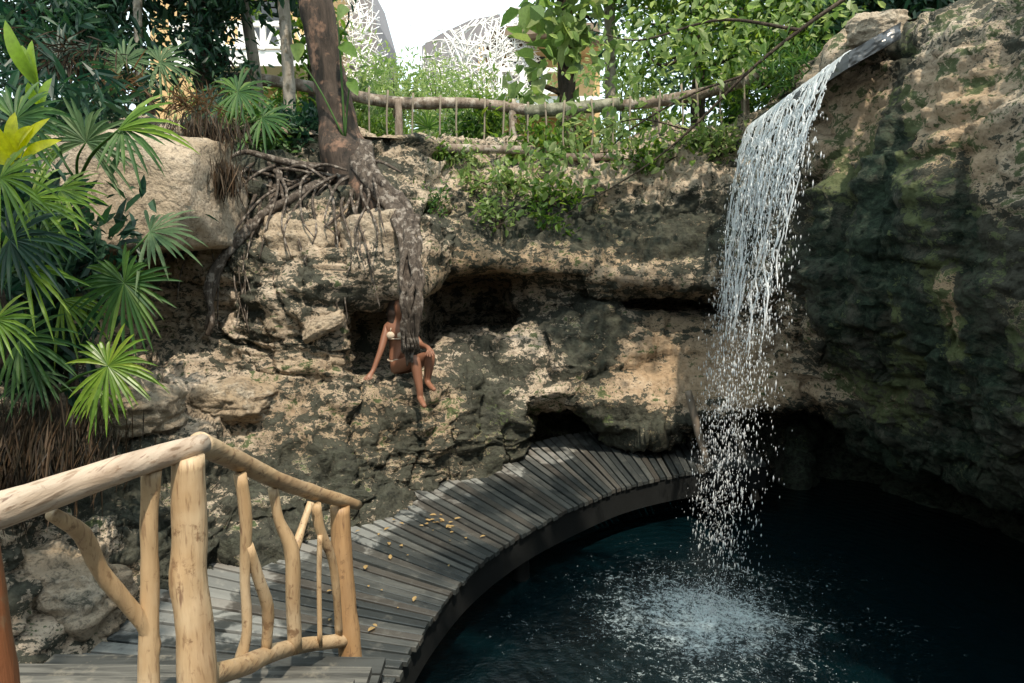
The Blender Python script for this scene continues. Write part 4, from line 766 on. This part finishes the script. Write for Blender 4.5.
# ------------------------------------------------------------------ stone spout and waterfall
M_SLATE = simple('wet_slate', (.035, .040, .045), .25, .4, 8, .6)
T_ = [W(900, 22, 5.75), W(850, 50, 5.68), W(752, 120, 7.95), W(800, 92, 8.2)]
bm = bmesh.new(); vs = [bm.verts.new(p_-[0, 0, .13]) for p_ in T_]+[bm.verts.new(p_-[0, 0, .005]) for p_ in T_]
for f_ in BOXF: bm.faces.new([vs[q_] for q_ in f_])
bmesh.ops.subdivide_edges(bm, edges=bm.edges[:], cuts=14, use_grid_fill=True); bm.verts.index_update(); P = np.array([v.co[:] for v in bm.verts]); Fq = [[v.index for v in f.verts] for f in bm.faces]; bm.free()
cc_ = P.mean(0); D_ = P-cc_; D_ /= np.linalg.norm(D_, axis=1)[:, None]; P = P+D_*(fbm(P, 3.0, 3, 71)*.05+fbm(P, 11.0, 3, 72)*.025)[:, None]*[1, 1, .8]
mb = MB(); mb.add(P, f4=Fq); tag(obj('stone_spout', mb, M_SLATE, smooth=False, loc=cc_), 'dark wet slate ledge that the waterfall pours over', 'stone ledge')
k = NT('falling_water'); p = k.geo().outputs['Position']
k.fin((.93, .95, .96), .25, None, .5)
tl = k.n('ShaderNodeBsdfTranslucent'); tl.inputs[0].default_value = (.9, .94, .96, 1); x = k.n('ShaderNodeMixShader'); x.inputs[0].default_value = .5; k.l(k.b.outputs[0], x.inputs[1]); k.l(tl.outputs[0], x.inputs[2]); tp = k.n('ShaderNodeBsdfTransparent'); x2 = k.n('ShaderNodeMixShader'); x2.inputs[0].default_value = .25; k.l(x.outputs[0], x2.inputs[1]); k.l(tp.outputs[0], x2.inputs[2]); k.l(x2.outputs[0], k.out.inputs[0]); M_FALL = k.m
wf = thing('waterfall', 'white waterfall breaking into drops as it falls from the slate ledge into the pool', 'waterfall', (1.6, 5.8, WATER_Z))
LA = W(852, 50, 5.75); LB = W(752, 124, 7.9)
def fallpt(f, t, v=1.0, oy=0.0):
    a = LA*(1-f)+LB*f; v = v*(.80-.22*f); return a+np.array([-v*t, -.12*t+oy, -4.9*t*t])
mb = MB(); md = MB(); TM = .98
def ribbon(mb, P, w_, seed):
    P = np.array(P); n_ = len(P); s_ = np.array([.55, .8, 0.0]); s_ /= np.linalg.norm(s_); t_ = np.linspace(0, 1, n_)
    tube(mb, P, (w_*np.sin(np.pi*np.clip(t_*.96+.02, 0, 1))**.35).tolist(), 5, n=n_, cap=False)
for q_ in range(170):
    f = rng.uniform(.03, .98); v = rng.normal(1.0, .04); t = rng.random()**1.2*.50; ln = rng.uniform(.03, .12)
    oy = rng.normal()*.02; ph = rng.uniform(0, 6); am = .004+.03*t; m_ = 8; P = []
    for s_ in np.linspace(0, 1, m_):
        tt_ = max(0, t+ln*s_-.03); zz_ = tt_*26; P.append(fallpt(f+.008*math.sin(zz_+ph), tt_, v, oy+am*math.sin(zz_*1.3+ph*2)))
    ribbon(mb, P, rng.uniform(.002, .007), q_)
# lace strands that cross and merge in the middle of the fall
for q_ in range(150):
    f = rng.uniform(.10, .90); t = rng.uniform(.2, .62); ln = rng.uniform(.03, .10); df = rng.normal()*.06; P = []
    for s_ in np.linspace(0, 1, 7): P.append(fallpt(f+df*s_+.02*math.sin(s_*7+q_), t+ln*s_, 1.0+.05*math.sin(q_), .05*math.sin(q_*3.3+s_*2)))
    ribbon(mb, P, rng.uniform(.003, .008), q_)
tag(obj('water_strands', mb, M_FALL, wf), kind='stuff')
# torn, lacy sheet: solid at the lip, opening into a web on the way down
nf, ntt, TS = 330, 230, .56
ff = np.linspace(0, 1, nf); tq = np.linspace(0, TS, ntt)
Fg, Tg = np.meshgrid(ff, tq, indexing='ij'); A3 = LA[None, None]*(1-Fg[..., None])+LB[None, None]*Fg[..., None]
drop_ = 4.9*Tg**2+.3*Tg; UV = np.stack([Fg*2.3, drop_, Fg*0], -1).reshape(-1, 3)
wz = fbm(UV, (5, 1.6, 1), 3, 61).reshape(nf, ntt); vv_ = .80-.22*Fg+.05*fbm(UV, (9, .8, 1), 2, 62).reshape(nf, ntt)
Vv = A3+np.stack([-vv_*Tg-.03*Tg*wz, -.12*Tg+.10*Tg*wz+.012*np.sin(Fg*90), -4.9*Tg**2+.006*wz], -1)
UW = UV+np.stack([fbm(UV, (6, 4, 1), 3, 63)*.10, fbm(UV, (6, 4, 1), 3, 64)*.16, UV[:, 0]*0], 1)
rg = .62*(1-np.abs(fbm(UW, (17, 5.5, 1), 2, 65))*2)+.38*(1-np.abs(fbm(UW, (34, 12, 1), 2, 66))*2)
op = rg.reshape(nf, ntt)-np.interp(drop_, [0, .12, .35, .8, 1.3, 1.75], [-.5, .34, .54, .72, .84, .99])
op -= np.clip((np.abs(Fg-.5)-.47)*12, 0, 1)
i = np.arange(nf-1)[:, None]*ntt; j = np.arange(ntt-1)[None]; q = np.stack([i+j, i+ntt+j, i+ntt+j+1, i+j+1], -1).reshape(-1, 4)
keep = op.ravel()[q].mean(1) > 0; mb = MB(); mb.add(Vv.reshape(-1, 3), f4=q[keep]); wfm = obj('water_sheet', mb, M_FALL, wf)
so = wfm.modifiers.new('thick', 'SOLIDIFY'); so.thickness = .006; so.offset = 0
# drops
OCT = np.array([(0, 0, 1), (1, 0, .1), (0, 1, .1), (-1, 0, .1), (0, -1, .1), (0, 0, -1.0)]); OF = np.array([(0, 1, 2), (0, 2, 3), (0, 3, 4), (0, 4, 1), (5, 2, 1), (5, 3, 2), (5, 4, 3), (5, 1, 4)])
def drops(P, r_d, st):
    n_ = len(P); Vv = (P[:, None]+OCT[None]*np.stack([r_d, r_d, r_d*st], 1)[:, None]).reshape(-1, 3); Fc = (np.arange(n_)[:, None, None]*6+OF[None]).reshape(-1, 3); md.add(Vv, f3=Fc)
n_ = 6500; P = []
for q_ in range(n_):
    t = TM*(.30+.70*rng.random()**.9); f = rng.beta(1.3, 1.6); P.append(fallpt(f, t, rng.normal(1.0, .16), rng.normal()*.14*(t+.1)))
P = np.array(P); drops(P, rng.uniform(.0018, .0035, n_)+.006*rng.random(n_)**5, rng.uniform(2.0, 6.0, n_))
# splash crown drops near the surface
n_ = 2200; a_ = rng.uniform(0, 6.283, n_); rr_ = np.abs(rng.normal(size=n_))*.42; P = np.stack([FC[0]+np.cos(a_)*rr_, FC[1]+np.sin(a_)*rr_*1.2, WATER_Z+np.abs(rng.normal(size=n_))*.16*np.exp(-rr_/.5)], 1); drops(P, rng.uniform(.002, .005, n_), rng.uniform(.8, 1.8, n_))
tag(obj('droplets', md, M_FALL, wf), kind='stuff')
# poles at the end of the boardwalk
M_POLE = simple('wet_pole', (.16, .13, .10), .5, .4, 9)
mb = MB(); tube(mb, [W(688, 391, 7.75), W(698, 430, 7.7), W(711, 474, 7.65)], [.042, .046, .05], 12, rough=.12); c = W(711, 474, 7.65); tag(obj('wooden_pole', mb, M_POLE, loc=c), 'leaning wooden pole at the end of the boardwalk, left of the falling water', 'pole')
mb = MB(); tube(mb, [W(731, 405, 8.0), W(742, 450, 7.95), W(757, 500, 7.9)], [.032, .036, .04], 12, rough=.12); c = W(757, 500, 7.9); tag(obj('wooden_pole', mb, M_POLE, loc=c), 'thinner leaning pole seen through the falling drops', 'pole')

# fallen leaves on the boardwalk
proto = None
for q_ in range(60):
    if q_ < 18: x, y = random.gauss(440, 16), random.gauss(524, 5)
    else: x, y = random.uniform(330, 520), random.uniform(500, 640)
    d = 2.4*F/(y-250.6); P = W(x, y, d); P = P*(1) ; ray = P-CAM; P = CAM+ray*((.012-CAM[2])/ray[2])
    # stay on the boards
    dmin = np.min(np.linalg.norm(Ic[:, :2]-P[:2], axis=1)); side = P[0] < np.interp(P[1], Ic[:, 1], Ic[:, 0])-.08
    if not side: continue
    if proto is None:
        mb = MB(); leaves(mb, np.array([[0, 0, 0.0]]), np.array([[1.0, 0, .05]]), np.array([[0, 0, 1.0]]), np.array([.06]), .55, .25, -.1); proto = obj('fallen_leaf', mb, L_FALL); o = proto
    else: o = proto.copy(); COL.objects.link(o)
    o.location = P; o.rotation_euler = (random.uniform(-.2, .2), random.uniform(-.2, .2), random.uniform(0, 6.28)); o.scale = [random.uniform(.5, 1.2)]*3
    tag(o, 'small dry leaf fallen on the grey boardwalk planks', 'leaf', 'dry leaves fallen on the boardwalk')

# ------------------------------------------------------------------ person
M_SKIN = simple('skin', (.20, .092, .055), .5, .08, 30, .4, .05); M_HAIR = simple('dark_hair', (.022, .014, .010), .6, .3, 40); M_BIK = simple('cream_fabric', (.46, .38, .29), .8, .1, 60)
PC = W(397, 372, 7.25); per = thing('person', 'person in cream bikini sitting in the rock hollow, one hand on the knee', 'person', PC)
J = {}; E = []
def jn(n, px_, py_, d, r, par=None): J[n] = (W(px_, py_, d), r); (E.append((par, n)) if par else None)
jn('pelvis', 399, 364, 7.30, .095); jn('belly', 397.5, 350, 7.28, .078, 'pelvis'); jn('chest', 397, 336, 7.26, .090, 'belly'); jn('upch', 397.5, 327, 7.26, .082, 'chest'); jn('neck', 399, 318.5, 7.25, .045, 'upch')
jn('chin', 401, 313, 7.20, .062, 'neck'); jn('head', 401, 305, 7.22, .088, 'chin'); jn('crown', 400, 298, 7.25, .070, 'head')
jn('shL', 387, 328, 7.25, .050, 'upch'); jn('elL', 381, 350, 7.15, .036, 'shL'); jn('wrL', 373, 371, 7.08, .025, 'elL'); jn('paL', 369, 376, 7.03, .028, 'wrL')
jn('shR', 408, 328, 7.28, .048, 'upch'); jn('elR', 421, 345, 7.20, .036, 'shR'); jn('wrR', 427, 347, 6.98, .025, 'elR'); jn('paR', 430, 349.5, 6.90, .028, 'wrR')
jn('hiL', 395, 367, 7.22, .080, 'pelvis'); jn('thL', 404, 365, 7.02, .076, 'hiL'); jn('knL', 415, 358, 6.86, .058, 'thL'); jn('caL', 417, 372, 6.86, .054, 'knL'); jn('anL', 420, 392, 6.84, .034, 'caL'); jn('heL', 420, 398, 6.85, .034, 'anL'); jn('foL', 423, 404, 6.72, .030, 'heL'); jn('toL', 425, 407, 6.66, .022, 'foL')
jn('hiR', 405, 367, 7.28, .082, 'pelvis'); jn('thR', 418, 362, 7.12, .084, 'hiR'); jn('knR', 431, 354, 6.98, .058, 'thR'); jn('caR', 429, 366, 7.0, .052, 'knR'); jn('anR', 427, 382, 7.02, .034, 'caR'); jn('foR', 432, 388, 6.92, .030, 'anR'); jn('toR', 435, 390, 6.86, .020, 'foR')
for s_, pp, base in (('L', (-1, 0), 'paL'), ('R', (1, 0), 'paR')):
    b0 = J[base][0]
    for fi in range(5):
        if s_ == 'L': dr_ = np.array([-.030+.012*fi, -.055+.006*fi, -.020]); sd_ = np.array([-.018+.009*fi, 0, 0.0])
        else: dr_ = np.array([.004+.013*(fi-2), -.038, -.045]); sd_ = np.array([.011*(fi-2), -.01, -.004])
        ln_ = (.8, 1, 1.1, 1, .75)[fi]
        n1_, n2_ = f'f{s_}{fi}a', f'f{s_}{fi}b'; J[n1_] = (b0+sd_+dr_*.6*ln_, .010); J[n2_] = (b0+sd_+dr_*1.1*ln_+[0, 0, -.014], .008); E += [(base, n1_), (n1_, n2_)]
J['nose'] = (J['head'][0]+np.array([.02, -.095, -.015]), .012); E.append(('head', 'nose'))
names = list(J); me = bpy.data.meshes.new('body'); me.from_pydata([tuple(J[n][0]-PC) for n in names], [(names.index(a), names.index(b)) for a, b in E], [])
me.materials.append(M_SKIN); body = bpy.data.objects.new('body', me); COL.objects.link(body); body.parent = per; WL['body'] = PC
sk_ = body.modifiers.new('skin', 'SKIN'); sk_.use_smooth_shade = True
for v_, n in zip(me.skin_vertices[0].data, names): v_.radius = (J[n][1]*(1.15 if n in ('chest', 'upch', 'belly', 'pelvis') else 1), J[n][1]*(.85 if n in ('chest', 'upch', 'belly') else 1)); v_.use_root = (n == 'pelvis')
body.modifiers.new('sub', 'SUBSURF').levels = 2; body.modifiers['sub'].render_levels = 2
mb = MB(); h_ = J['head'][0]
tube(mb, [h_+[-.0, .03, .10], h_+[-.05, .06, .03], h_+[-.075, .05, -.09], h_+[-.08, .03, -.22], h_+[-.07, .02, -.36]], [.05, .10, .075, .06, .02], 14, n=24, rough=.3, rs=20)
tube(mb, [h_+[0, .02, .075], h_+[.03, .05, .04], h_+[.06, .05, -.08], h_+[.06, .05, -.2]], [.075, .09, .05, .02], 12, n=14, rough=.2, rs=20); obj('hair', mb, M_HAIR, per)
mb = MB(); ch = J['chest'][0]
for sx_ in (-1, 1):
    c_ = ch+[sx_*.055-.0, -.070, .015]; bm = bmesh.new(); bmesh.ops.create_uvsphere(bm, u_segments=16, v_segments=10, radius=1); P = np.array([v.co[:] for v in bm.verts]); bm.verts.index_update(); f3 = [[v.index for v in f.verts] for f in bm.faces]; bm.free(); mb.add(P*[.044, .030, .040]+c_, fn=f3)
    tube(mb, [c_+[0, -.01, .05], c_+[-sx_*.02, .03, .12], J['neck'][0]+[sx_*.03, .0, .0]], .006, 6, n=8)
tube(mb, [ch+[math.sin(a)*.112, -math.cos(a)*.088, -.02] for a in np.linspace(-2.6, 2.6, 14)], .007, 6, n=30); obj('bikini_top', mb, M_BIK, per)
mb = MB(); pv = J['pelvis'][0]; tube(mb, [pv+[math.sin(a)*.118, -math.cos(a)*.100, .045] for a in np.linspace(0, 6.283, 20)], .007, 8, n=40, flat=1.5); tube(mb, [pv+[.0, -.085, .05], pv+[0, -.105, .0], pv+[0, -.08, -.07]], [.05, .035, .02], 10, n=8); obj('bikini_bottom', mb, M_BIK, per)
